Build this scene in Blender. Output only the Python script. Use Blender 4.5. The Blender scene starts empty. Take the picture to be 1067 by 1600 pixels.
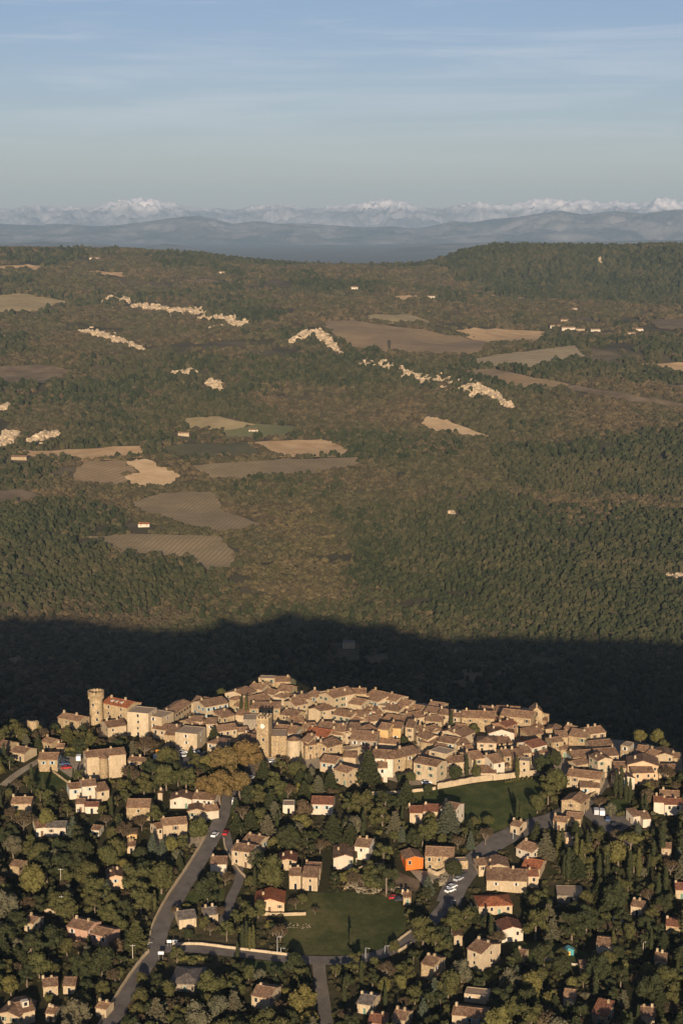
import bpy, math, random
import numpy as np
from mathutils import Vector, Matrix

C = bpy.context.scene.collection
sc = bpy.context.scene
R = math.radians
random.seed(7)
rng = np.random.default_rng(11)

# ------------------------------------------------------------------ camera, sky, sun, exposure
FPX = 2650.0; PITCH = math.atan(450 / FPX); H = 250.0
cam = bpy.data.cameras.new('camera'); camo = bpy.data.objects.new('camera', cam); C.objects.link(camo)
camo.location = (0, 0, H); camo.rotation_euler = (math.pi / 2 - PITCH, 0, 0)
cam.sensor_fit = 'VERTICAL'; cam.sensor_height = 24; cam.lens = 24 * FPX / 1600
cam.clip_start = 5; cam.clip_end = 120000
sc.camera = camo
SUN_EL = 11.6; SUN_AZ = -1.45        # azimuth of the direction the light travels, from +Y towards +X
world = bpy.data.worlds.new('World'); sc.world = world; world.use_nodes = True
nt = world.node_tree; nt.nodes.clear()
wo = nt.nodes.new('ShaderNodeOutputWorld'); bg = nt.nodes.new('ShaderNodeBackground')
sky = nt.nodes.new('ShaderNodeTexSky'); sky.sky_type = 'NISHITA'; sky.sun_disc = False
sky.sun_elevation = R(SUN_EL); sky.sun_rotation = R(180 + SUN_AZ)
sky.altitude = 800; sky.air_density = 1.0; sky.dust_density = 0.5; sky.ozone_density = 1.7
bg.inputs[1].default_value = 0.054
tc = nt.nodes.new('ShaderNodeTexCoord'); sep = nt.nodes.new('ShaderNodeSeparateXYZ')
nt.links.new(tc.outputs['Generated'], sep.inputs[0])
# thin streaks of high cloud, laid out on a plane high above (direction divided by its height)
mapc = nt.nodes.new('ShaderNodeMapping'); mapc.inputs['Scale'].default_value = (4.5, 4.5, 70.0)
mapc.inputs['Rotation'].default_value = (0, R(1.2), 0)
nt.links.new(tc.outputs['Generated'], mapc.inputs[0])
cn = nt.nodes.new('ShaderNodeTexNoise'); cn.inputs['Scale'].default_value = 1.0; cn.inputs['Detail'].default_value = 7
cn.inputs['Roughness'].default_value = 0.62; cn.inputs['Distortion'].default_value = 0.5
nt.links.new(mapc.outputs[0], cn.inputs['Vector'])
cr = nt.nodes.new('ShaderNodeMapRange'); cr.inputs['From Min'].default_value = 0.47; cr.inputs['From Max'].default_value = 0.78
cr.inputs['To Max'].default_value = 0.48
nt.links.new(cn.outputs[0], cr.inputs[0])
hr = nt.nodes.new('ShaderNodeMapRange'); hr.inputs['From Min'].default_value = 0.02; hr.inputs['From Max'].default_value = 0.07
nt.links.new(sep.outputs['Z'], hr.inputs[0])
mu = nt.nodes.new('ShaderNodeMath'); mu.operation = 'MULTIPLY'
nt.links.new(cr.outputs[0], mu.inputs[0]); nt.links.new(hr.outputs[0], mu.inputs[1])
mixc = nt.nodes.new('ShaderNodeMix'); mixc.data_type = 'RGBA'
nt.links.new(mu.outputs[0], mixc.inputs[0]); tint = nt.nodes.new('ShaderNodeMix'); tint.data_type = 'RGBA'; tint.blend_type = 'MULTIPLY'; tint.inputs[0].default_value = 1
tint.inputs[7].default_value = (0.93, 0.89, 1.12, 1); nt.links.new(sky.outputs[0], tint.inputs[6]); nt.links.new(tint.outputs[2], mixc.inputs[6])
mixc.inputs[7].default_value = (9.6, 9.8, 10.4, 1)
nt.links.new(mixc.outputs[2], bg.inputs[0]); nt.links.new(bg.outputs[0], wo.inputs[0])

sl = bpy.data.lights.new('sun', 'SUN'); sl.energy = 5.0; sl.angle = R(0.53); sl.color = (1.0, 0.82, 0.60)
so = bpy.data.objects.new('sun', sl); C.objects.link(so)
ldir = Vector((math.sin(R(SUN_AZ)) * math.cos(R(SUN_EL)), math.cos(R(SUN_AZ)) * math.cos(R(SUN_EL)), -math.sin(R(SUN_EL))))
so.rotation_euler = ldir.to_track_quat('-Z', 'Y').to_euler(); so.location = (0, -200, 400)
sc.view_settings.view_transform = 'Standard'; sc.view_settings.look = 'None'
sc.view_settings.exposure = 0.55; sc.view_settings.gamma = 1.0; sc.view_settings.use_curve_mapping = False
sc.render.engine = 'CYCLES'

# ------------------------------------------------------------------ noise and terrain functions
def _h(ix, iy, s):
    n = (ix.astype(np.int64) * 374761393 + iy.astype(np.int64) * 668265263 + s * 1442695041) & 0xffffffff
    n = ((n ^ (n >> 13)) * 1274126177) & 0xffffffff
    return ((n ^ (n >> 16)) & 0xffff) / 65535.0
def vn(x, y, s=0):
    ix = np.floor(x); iy = np.floor(y); fx = x - ix; fy = y - iy
    fx = fx * fx * fx * (fx * (fx * 6 - 15) + 10); fy = fy * fy * fy * (fy * (fy * 6 - 15) + 10)
    a = _h(ix, iy, s); b = _h(ix + 1, iy, s); c = _h(ix, iy + 1, s); d = _h(ix + 1, iy + 1, s)
    return (a * (1 - fx) + b * fx) * (1 - fy) + (c * (1 - fx) + d * fx) * fy
def fbm(x, y, s=0, o=4, g=0.5):
    t = 0; a = 1; n = 0
    for i in range(o):
        t = t + a * vn(x * 2 ** i + 13.7 * i, y * 2 ** i + 7.1 * i, s + i); n += a; a *= g
    return t / n * 2 - 1
def sstep(a, b, x):
    t = np.clip((x - a) / (b - a), 0, 1); return t * t * (3 - 2 * t)
def smooth_tab(xs, ys, lo, hi, sig, n=3000):
    g = np.linspace(lo, hi, n); v = np.interp(g, xs, ys); k = max(1, int(sig / ((hi - lo) / n)))
    ker = np.exp(-0.5 * (np.arange(-3 * k, 3 * k + 1) / k) ** 2); ker /= ker.sum()
    vp = np.pad(v, 3 * k, mode='edge'); return g, np.convolve(vp, ker, 'valid')
G_NEAR = smooth_tab([-500, 0, 300, 480, 520, 600, 650, 700, 760, 820, 1000],
                    [-120, -95, -45, -8, -4, 10, 21, 28, 31, 32, 32], -500, 1000, 14)
G_EDGE = smooth_tab([-600, -300, -142, -105, -80, -52, -40, -26, -12, 28, 60, 85, 112, 142, 250, 600],
                    [700, 712, 724, 732, 750, 772, 798, 796, 762, 755, 745, 742, 722, 706, 690, 660], -600, 600, 5)
FD = [0, 1550, 1720, 1900, 2300, 2800, 3500, 4300, 5200]
FZ = [-245, -245, -232, -203, -182, -150, -103, -54, -4]
G_L = smooth_tab(FD + [6200, 7100, 7600, 8400, 9500, 12500, 70000], FZ + [66, 128, 140, 70, 40, -150, -200], 0, 70000, 130, 14000)
G_C = smooth_tab(FD + [6200, 7500, 8200, 9500, 10200, 12500, 70000], FZ + [38, 58, 44, 34, 0, -150, -200], 0, 70000, 130, 14000)
G_R = smooth_tab(FD[:-1] + [5200, 5900, 6400, 7050, 7500, 8300, 12500, 70000], FZ[:-1] + [-22, -14, 26, 136, 146, 40, -150, -200], 0, 70000, 110, 14000)
def T(x, y):
    x = np.asarray(x, float); y = np.asarray(y, float)
    near = np.interp(y, *G_NEAR) + fbm(x / 70, y / 70, 3, 2) * 1.6 + sstep(-150, -330, x) * 17 + sstep(175, 330, x) * 4 * sstep(560, 640, y)
    near = near + np.exp(-((x + 5) / 70) ** 2 - ((y - 775) / 45) ** 2) * 5
    ye = np.interp(x, *G_EDGE)
    uu = 533.5 + FPX * x / np.maximum(y, 300)
    l = np.interp(y, *G_L); c = np.interp(y, *G_C); r = np.interp(y, *G_R)
    wl = sstep(500, 180, uu); wr = sstep(625, 785, uu)
    far = c + (l - c) * wl + (r - c) * wr
    am = sstep(2200, 3400, y) * (1 - 0.6 * sstep(6800, 7300, y))
    far = far + am * (fbm(x / 520, y / 800, 21, 3) * 22 + (1 - 2 * np.abs(fbm(x / 210, y / 420, 31, 2))) * 9) + sstep(1500, 2300, y) * fbm(x / 260, y / 260, 41, 2) * 5
    t = np.clip((y - ye) / 620, 0, 1); s = 1 - (1 - t) ** 1.75
    return near * (1 - s) + far * s
def Tz(x, y): return float(T(np.array([x]), np.array([y]))[0])

CP, SP = math.cos(PITCH), math.sin(PITCH)
def rays(u, v):
    u = np.asarray(u, float); v = np.asarray(v, float)
    a = (u - 533.5) / FPX; b = -(v - 800) / FPX
    return a, CP + b * SP, -SP + b * CP
TS = np.concatenate([np.linspace(380, 1000, 500), np.geomspace(1003, 11500, 900)])
def hit(u, v, h=0.0):
    """ground points (raised by h) seen at the given picture positions"""
    dx, dy, dz = rays(np.atleast_1d(u), np.atleast_1d(v)); n = len(dx); out = np.zeros((n, 3))
    h = np.broadcast_to(np.asarray(h, float), (n,))
    for i in range(n):
        k0 = 0 if dz[i] > -.15 else max(0, int(np.searchsorted(TS, 0.55 * H / -dz[i])) - 1)
        X = dx[i] * TS; Y = dy[i] * TS; Z = H + dz[i] * TS
        k = 0; D = np.ones(len(TS))
        for c0 in range(k0, len(TS), 90):
            c1 = min(len(TS), c0 + 90); D[c0:c1] = Z[c0:c1] - T(X[c0:c1], Y[c0:c1]) - h[i]; m = D[c0:c1] < 0
            if m.any(): k = c0 + int(np.argmax(m)); break
        else: k = len(TS) - 1; D[k] = 1
        if D[k] >= 0: k = len(TS) - 1
        if k > k0:
            if k > 0 and D[k - 1] == 1: D[k - 1] = Z[k - 1] - T(X[k - 1:k], Y[k - 1:k])[0] - h[i]
            f = D[k - 1] / (D[k - 1] - D[k] + 1e-9); t = TS[k - 1] + (TS[k] - TS[k - 1]) * f
        else: t = TS[0]
        out[i] = (dx[i] * t, dy[i] * t, H + dz[i] * t)
    return out
def plane_hit(u, v, z):
    dx, dy, dz = rays(u, v); t = (z - H) / dz; return np.array([float(dx * t), float(dy * t)])
def proj(x, y, z):
    x = np.asarray(x, float); y = np.asarray(y, float); z = np.asarray(z, float) - H
    f = y * CP - z * SP; up = y * SP + z * CP
    return 533.5 + FPX * x / f, 800 - FPX * up / f
def inpoly(px, py, poly):
    px = np.asarray(px); py = np.asarray(py); r = np.zeros(px.shape, bool); n = len(poly)
    for i in range(n):
        x1, y1 = poly[i]; x2, y2 = poly[(i + 1) % n]
        c = ((y1 > py) != (y2 > py)) & (px < (x2 - x1) * (py - y1) / (y2 - y1 + 1e-12) + x1); r ^= c
    return r

# ------------------------------------------------------------------ materials
def newmat(name):
    m = bpy.data.materials.new(name); m.use_nodes = True; n = m.node_tree
    return m, n, n.nodes['Principled BSDF']
def N(n, t, **k):
    o = n.nodes.new(t)
    for a, b in k.items(): setattr(o, a, b)
    return o
def noise(n, vec, scale, detail=4, rough=0.55):
    o = N(n, 'ShaderNodeTexNoise'); o.inputs['Scale'].default_value = scale; o.inputs['Detail'].default_value = detail
    o.inputs['Roughness'].default_value = rough; n.links.new(vec, o.inputs['Vector']); return o.outputs[0]
def ramp(n, fac, stops, interp='LINEAR'):
    o = N(n, 'ShaderNodeValToRGB'); o.color_ramp.interpolation = interp; e = o.color_ramp.elements
    while len(e) < len(stops): e.new(0.5)
    for i, (p, c) in enumerate(stops): e[i].position = p; e[i].color = (*c, 1)
    n.links.new(fac, o.inputs[0]); return o.outputs[0]
def mix(n, fac, a, b, mode='MIX'):
    o = N(n, 'ShaderNodeMix', data_type='RGBA', blend_type=mode)
    for s, v in ((0, fac), (6, a), (7, b)):
        if isinstance(v, (int, float)): o.inputs[s].default_value = v
        elif isinstance(v, tuple): o.inputs[s].default_value = (*v, 1)
        else: n.links.new(v, o.inputs[s])
    return o.outputs[2]
def maprange(n, v, a, b, c=0., d=1.):
    o = N(n, 'ShaderNodeMapRange'); n.links.new(v, o.inputs[0])
    for i, q in enumerate((a, b, c, d)): o.inputs[i + 1].default_value = q
    return o.outputs[0]
def bump(n, p, h, dist, st=1.0):
    o = N(n, 'ShaderNodeBump'); o.inputs['Strength'].default_value = st; o.inputs['Distance'].default_value = dist
    n.links.new(h, o.inputs['Height']); n.links.new(o.outputs[0], p.inputs['Normal'])
def objcoord(n): return N(n, 'ShaderNodeTexCoord').outputs['Object']
def pos(n): return N(n, 'ShaderNodeNewGeometry').outputs['Position']
def orand(n): return N(n, 'ShaderNodeObjectInfo').outputs['Random']
def plain(name, col, rough=0.8, metal=0, var=0.25, scale=1.5):
    m, n, p = newmat(name); f = noise(n, objcoord(n), scale, 5)
    a = tuple(c * (1 - var) for c in col); b = tuple(min(1, c * (1 + var)) for c in col)
    n.links.new(ramp(n, f, [(0.3, a), (0.7, b)]), p.inputs['Base Color'])
    p.inputs['Roughness'].default_value = rough; p.inputs['Metallic'].default_value = metal
    p.inputs['Specular IOR Level'].default_value = 0.3
    return m
def wallmat(name, a, b, stone=0.5, stain=(0.16, 0.13, 0.09)):
    m, n, p = newmat(name); oc = objcoord(n)
    base = mix(n, orand(n), a, b)
    big = noise(n, oc, 0.35, 5, 0.6); base = mix(n, maprange(n, big, 0.42, 0.75, 0, 0.55), base, tuple(c * 0.62 for c in a))
    vo = N(n, 'ShaderNodeTexVoronoi'); vo.inputs['Scale'].default_value = 2.2; n.links.new(oc, vo.inputs['Vector'])
    st = ramp(n, vo.outputs['Color'], [(0.2, (0.55, 0.53, 0.5)), (0.8, (1.25, 1.2, 1.15))])
    base = mix(n, stone, base, mix(n, 1.0, base, st, 'MULTIPLY'))
    mp = N(n, 'ShaderNodeMapping'); mp.inputs['Scale'].default_value = (1.6, 1.6, 0.22); n.links.new(oc, mp.inputs[0])
    sk = noise(n, mp.outputs[0], 1.2, 5, 0.65)
    base = mix(n, maprange(n, sk, 0.52, 0.75, 0, 0.6), base, stain)
    n.links.new(base, p.inputs['Base Color']); p.inputs['Roughness'].default_value = 0.95
    p.inputs['Specular IOR Level'].default_value = 0.1
    bump(n, p, vo.outputs['Distance'], 0.06, 0.5 * stone + 0.1)
    return m
def roofmat(name, a, b, c):
    m, n, p = newmat(name); oc = objcoord(n)
    base = mix(n, orand(n), a, b)
    f1 = noise(n, oc, 0.5, 6, 0.7); base = mix(n, maprange(n, f1, 0.45, 0.7), base, c)
    vo = N(n, 'ShaderNodeTexVoronoi'); vo.inputs['Scale'].default_value = 1.9; n.links.new(oc, vo.inputs['Vector'])
    tl = ramp(n, vo.outputs['Color'], [(0.15, (0.5, 0.48, 0.46)), (0.6, (1, 1, 1)), (0.95, (1.6, 1.5, 1.35))])
    base = mix(n, 0.75, base, mix(n, 1.0, base, tl, 'MULTIPLY'))
    wv = N(n, 'ShaderNodeTexWave', wave_type='BANDS', bands_direction='X'); wv.inputs['Scale'].default_value = 1.1
    wv.inputs['Distortion'].default_value = 0.6; n.links.new(oc, wv.inputs['Vector'])
    base = mix(n, maprange(n, wv.outputs[0], 0.0, 0.5, 0.45, 0.0), base, tuple(q * 0.35 for q in a))
    n.links.new(base, p.inputs['Base Color']); p.inputs['Roughness'].default_value = 0.95
    p.inputs['Specular IOR Level'].default_value = 0.1
    bump(n, p, wv.outputs[0], 0.08, 0.9)
    return m
WALL = {
 's': wallmat('rubble_stone', (0.33, 0.245, 0.145), (0.42, 0.32, 0.195), 0.75),
 'c': wallmat('cream_render', (0.41, 0.315, 0.20), (0.50, 0.395, 0.265), 0.25),
 'w': wallmat('white_render', (0.50, 0.42, 0.32), (0.60, 0.52, 0.41), 0.08, (0.3, 0.26, 0.2)),
 'o': wallmat('ochre_render', (0.47, 0.31, 0.13), (0.52, 0.35, 0.16), 0.1, (0.3, 0.2, 0.09)),
 'O': wallmat('orange_render', (0.62, 0.15, 0.028), (0.64, 0.16, 0.03), 0.05, (0.42, 0.1, 0.025)),
 'p': wallmat('peach_render', (0.50, 0.34, 0.20), (0.54, 0.38, 0.24), 0.08, (0.34, 0.24, 0.15)),
 'k': wallmat('pink_render', (0.44, 0.26, 0.18), (0.47, 0.29, 0.2), 0.08, (0.3, 0.18, 0.13)),
 'g': wallmat('grey_stone', (0.24, 0.20, 0.15), (0.30, 0.25, 0.19), 0.7),
 'd': wallmat('brown_stone', (0.26, 0.15, 0.09), (0.33, 0.2, 0.12), 0.7),
}
WWORD = {'s': 'rubble stone', 'c': 'cream', 'w': 'white', 'o': 'ochre', 'O': 'orange', 'p': 'peach', 'k': 'pink', 'g': 'grey stone', 'd': 'brown stone'}
ROOF = {
 'b': roofmat('brown_roof_tiles', (0.20, 0.115, 0.07), (0.26, 0.155, 0.095), (0.36, 0.235, 0.145)),
 't': roofmat('tan_roof_tiles', (0.29, 0.165, 0.095), (0.33, 0.195, 0.115), (0.43, 0.28, 0.165)),
 'r': roofmat('red_roof_tiles', (0.24, 0.10, 0.058), (0.28, 0.12, 0.07), (0.24, 0.13, 0.085)),
 'R': roofmat('orange_red_roof_tiles', (0.36, 0.12, 0.055), (0.38, 0.13, 0.06), (0.38, 0.17, 0.09)),
 'g': roofmat('grey_roof_tiles', (0.15, 0.125, 0.105), (0.17, 0.14, 0.12), (0.25, 0.21, 0.17)),
}
RWORD = {'b': 'brown', 't': 'tan', 'r': 'red', 'R': 'orange red', 'g': 'grey'}
M_DARK = plain('dark_glass', (0.02, 0.022, 0.026), 0.15, 0, 0.2)
M_TRIM = plain('stone_surround', (0.5, 0.44, 0.34), 0.9)
M_WOOD = plain('brown_wood', (0.13, 0.07, 0.04), 0.8)
M_SHB = plain('blue_shutter_paint', (0.25, 0.40, 0.47), 0.7)
M_SHW = plain('pale_shutter_paint', (0.5, 0.48, 0.44), 0.7)
M_SHG = plain('green_shutter_paint', (0.12, 0.19, 0.13), 0.7)
M_DOOR = plain('red_door_paint', (0.33, 0.07, 0.04), 0.7)
M_TRUNK = plain('bark', (0.16, 0.12, 0.085), 0.95, 0, 0.4, 3)
M_METAL = plain('galvanised_metal', (0.42, 0.42, 0.41), 0.5, 0.5)
M_WHITE = plain('white_paint', (0.78, 0.77, 0.74), 0.5, 0, 0.06)
M_TYRE = plain('tyre_rubber', (0.03, 0.03, 0.03), 0.9)
M_CONC = plain('concrete', (0.42, 0.36, 0.28), 0.95, 0, 0.2, 0.6)

# ------------------------------------------------------------------ object helpers
def link_mesh(name, verts, faces, mats, parent=None, fm=None, smooth=False):
    me = bpy.data.meshes.new(name); me.from_pydata([tuple(v) for v in verts], [], faces); 
    for m in (mats if isinstance(mats, (list, tuple)) else [mats]): me.materials.append(m)
    if fm is not None: me.polygons.foreach_set('material_index', fm)
    if smooth: me.polygons.foreach_set('use_smooth', [True] * len(me.polygons))
    me.update(); o = bpy.data.objects.new(name, me); C.objects.link(o)
    if parent: o.parent = parent
    return o
THINGS = []
def tag(o, label, cat, group=None):
    o['label'] = label; o['category'] = cat
    if group: o['group'] = group
    return o
def empty(name, loc, rz=0):
    o = bpy.data.objects.new(name, None); C.objects.link(o); o.location = loc; o.rotation_euler = (0, 0, rz)
    o.empty_display_size = 1; return o
def struct(o, kind='structure'): o['kind'] = kind; return o
def copy_tree(o, parent=None):
    c = o.copy(); C.objects.link(c); c.parent = parent
    for ch in o.children: copy_tree(ch, c)
    return c
class MB:
    """collects solids and links them as one mesh object"""
    def __init__(s): s.v = []; s.f = []; s.m = []
    def add(s, v, f, m=0):
        b = len(s.v); s.v += [tuple(p) for p in v]; s.f += [tuple(i + b for i in q) for q in f]; s.m += [m] * len(f); return s
    def box(s, x0, x1, y0, y1, z0, z1, m=0, M=None):
        v = [(x, y, z) for z in (z0, z1) for x, y in ((x0, y0), (x1, y0), (x1, y1), (x0, y1))]
        if M: v = [M @ Vector(p) for p in v]
        return s.add(v, [(3, 2, 1, 0), (4, 5, 6, 7), (0, 1, 5, 4), (1, 2, 6, 5), (2, 3, 7, 6), (3, 0, 4, 7)], m)
    def prism(s, prof, a0, a1, axis, m=0):
        """profile of (t, z) extruded along axis 'x' or 'y'"""
        n = len(prof); v = []
        for a in (a0, a1):
            for t, z in prof: v.append((a, t, z) if axis == 'x' else (t, a, z))
        f = [tuple(range(n))[::-1], tuple(range(n, 2 * n))] + [(i, (i + 1) % n, (i + 1) % n + n, i + n) for i in range(n)]
        if axis == 'y': f = [q[::-1] for q in f]
        return s.add(v, f, m)
    def tube(s, p0, p1, r0, r1, k=6, m=0, caps=True):
        p0 = Vector(p0); p1 = Vector(p1); d = (p1 - p0).normalized(); a = d.orthogonal().normalized(); b = d.cross(a)
        v = [p + (a * math.cos(t) + b * math.sin(t)) * r for p, r in ((p0, r0), (p1, r1)) for t in [2 * math.pi * i / k for i in range(k)]]
        f = [(i, (i + 1) % k, (i + 1) % k + k, i + k) for i in range(k)]
        if caps: f += [tuple(range(k))[::-1], tuple(range(k, 2 * k))]
        return s.add(v, f, m)
    def build(s, name, mats, parent=None, smooth=False): return link_mesh(name, s.v, s.f, mats, parent, s.m, smooth)

# ------------------------------------------------------------------ the ground sheet
def ground_material():
    m, n, p = newmat('hill_ground'); P = pos(n); sx = N(n, 'ShaderNodeSeparateXYZ'); n.links.new(P, sx.inputs[0])
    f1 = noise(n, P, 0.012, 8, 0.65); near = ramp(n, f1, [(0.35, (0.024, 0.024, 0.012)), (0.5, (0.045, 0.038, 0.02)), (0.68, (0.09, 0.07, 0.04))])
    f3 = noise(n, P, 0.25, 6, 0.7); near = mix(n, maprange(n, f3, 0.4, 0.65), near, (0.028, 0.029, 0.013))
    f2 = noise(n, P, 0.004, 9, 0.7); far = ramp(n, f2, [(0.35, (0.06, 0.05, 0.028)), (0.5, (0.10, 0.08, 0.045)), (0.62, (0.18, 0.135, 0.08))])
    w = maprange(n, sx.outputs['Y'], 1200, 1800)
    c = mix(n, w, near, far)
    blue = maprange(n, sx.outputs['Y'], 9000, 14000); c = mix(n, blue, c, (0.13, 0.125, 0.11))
    n.links.new(c, p.inputs['Base Color']); p.inputs['Roughness'].default_value = 1; p.inputs['Specular IOR Level'].default_value = 0.05
    bump(n, p, f3, 0.6, 0.7); return m
def make_ground():
    ys = np.concatenate([np.linspace(-400, 400, 30), np.arange(405, 880, 4.0), np.geomspace(884, 1600, 60), np.arange(1615, 8400, 24.0), np.geomspace(8430, 66500, 120)])
    s = np.linspace(-1, 1, 321); s = 0.75 * s + 0.25 * s ** 3
    Y, S = np.meshgrid(ys, s, indexing='ij'); X = S * (170 + 0.5 * np.maximum(Y, 0)); Z = T(X, Y)
    nr, nc = Y.shape; v = np.stack([X, Y, Z], -1).reshape(-1, 3)
    i = np.arange(nr - 1)[:, None] * nc + np.arange(nc - 1)[None]; f = np.stack([i, i + 1, i + nc + 1, i + nc], -1).reshape(-1, 4)
    me = bpy.data.meshes.new('ground'); me.vertices.add(len(v)); me.vertices.foreach_set('co', v.ravel())
    me.loops.add(f.size); me.polygons.add(len(f)); me.polygons.foreach_set('loop_start', np.arange(0, f.size, 4)); 
    me.loops.foreach_set('vertex_index', f.ravel()); me.update(calc_edges=True)
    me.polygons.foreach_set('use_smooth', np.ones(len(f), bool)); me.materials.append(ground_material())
    o = bpy.data.objects.new('ground', me); C.objects.link(o); struct(o)
make_ground()

# ------------------------------------------------------------------ draped sheets (fields, roads)
def drape(name, poly, mat, off, res, kind='structure'):
    """a sheet over a plan polygon that follows the ground; border is exact, inside is a grid"""
    import bmesh
    bm = bmesh.new(); pts = np.array(poly, float)
    vs = [bm.verts.new((p[0], p[1], 0)) for p in pts]; bm.faces.new(vs)
    lo = pts.min(0); hi = pts.max(0)
    for ax in (0, 1):
        for c in np.arange(lo[ax] + res * 0.5, hi[ax], res):
            co = (c, 0, 0) if ax == 0 else (0, c, 0); no = (1, 0, 0) if ax == 0 else (0, 1, 0)
            bmesh.ops.bisect_plane(bm, geom=bm.verts[:] + bm.edges[:] + bm.faces[:], plane_co=co, plane_no=no)
    bmesh.ops.triangulate(bm, faces=[f for f in bm.faces if len(f.verts) > 4])
    V = np.array([v.co[:] for v in bm.verts]); Z = T(V[:, 0], V[:, 1]) + off
    for v, z in zip(bm.verts, Z): v.co.z = z
    for f in bm.faces:
        if f.normal.z < 0: f.normal_flip()
        f.smooth = True
    bm.normal_update()
    if sum(f.normal.z for f in bm.faces) < 0: bmesh.ops.reverse_faces(bm, faces=bm.faces[:])
    me = bpy.data.meshes.new(name); bm.to_mesh(me); bm.free(); me.materials.append(mat)
    o = bpy.data.objects.new(name, me); C.objects.link(o); o['kind'] = kind; return o
def px_poly(pl, sub=6, jit=0.0):
    """picture outline -> plan outline, with extra points along each side"""
    P = []
    for i in range(len(pl)):
        a = np.array(pl[i], float); b = np.array(pl[(i + 1) % len(pl)], float)
        for k in range(sub): P.append(a + (b - a) * k / sub + (rng.normal(size=2) * jit * np.array([1, .5]) if k else 0))
    P = np.array(P); W = hit(P[:, 0], P[:, 1])[:, :2]
    return W
def fieldmat(name, a, b, rows=None, ang=0, rc=None, scale=0.02):
    m, n, p = newmat(name); P = pos(n); f = noise(n, P, scale, 8, 0.7)
    c = ramp(n, f, [(0.3, tuple(q * .78 for q in a)), (0.45, a), (0.6, b), (0.72, tuple(q * 1.1 for q in b))]); g = noise(n, P, scale * 12, 4, 0.7); c = mix(n, maprange(n, g, 0.35, 0.7, 0, 0.35), c, tuple(q * 0.55 for q in a))
    if rows:
        mp = N(n, 'ShaderNodeMapping'); mp.inputs['Rotation'].default_value = (0, 0, R(ang)); n.links.new(P, mp.inputs[0])
        wv = N(n, 'ShaderNodeTexWave', wave_type='BANDS', bands_direction='X'); wv.inputs['Scale'].default_value = rows
        wv.inputs['Distortion'].default_value = 2.6; wv.inputs['Detail'].default_value = 4; wv.inputs['Detail Scale'].default_value = 0.25
        n.links.new(mp.outputs[0], wv.inputs['Vector']); c = mix(n, maprange(n, wv.outputs[0], 0.3, 0.8, 0, 0.7), c, rc)
    n.links.new(c, p.inputs['Base Color']); p.inputs['Roughness'].default_value = 1; p.inputs['Specular IOR Level'].default_value = 0.05
    bump(n, p, g, 0.4, 0.6); return m
FM = {
 'tan': fieldmat('straw_field', (0.56, 0.35, 0.17), (0.68, 0.45, 0.23)),
 'pale': fieldmat('pale_straw_field', (0.68, 0.45, 0.23), (0.80, 0.56, 0.31)),
 'olive': fieldmat('olive_field', (0.42, 0.31, 0.15), (0.50, 0.37, 0.19)),
 'plough': fieldmat('ploughed_field', (0.33, 0.225, 0.12), (0.40, 0.28, 0.155), 0.03, 30, (0.25, 0.17, 0.09)),
 'dark': fieldmat('dark_green_field', (0.13, 0.115, 0.055), (0.17, 0.145, 0.07)),
 'green': fieldmat('green_field', (0.20, 0.19, 0.08), (0.24, 0.21, 0.10)),
 'vine': fieldmat('vineyard_rows', (0.31, 0.225, 0.12), (0.40, 0.285, 0.155), 0.045, 12, (0.23, 0.17, 0.09)),
 'vine2': fieldmat('vineyard_rows_wide', (0.40, 0.30, 0.18), (0.48, 0.36, 0.22), 0.011, 105, (0.28, 0.22, 0.11)),
 'scrub': fieldmat('open_scrub', (0.18, 0.13, 0.075), (0.28, 0.2, 0.12)),
 'pond': plain('pond_water', (0.05, 0.04, 0.03), 0.9),
}
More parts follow.
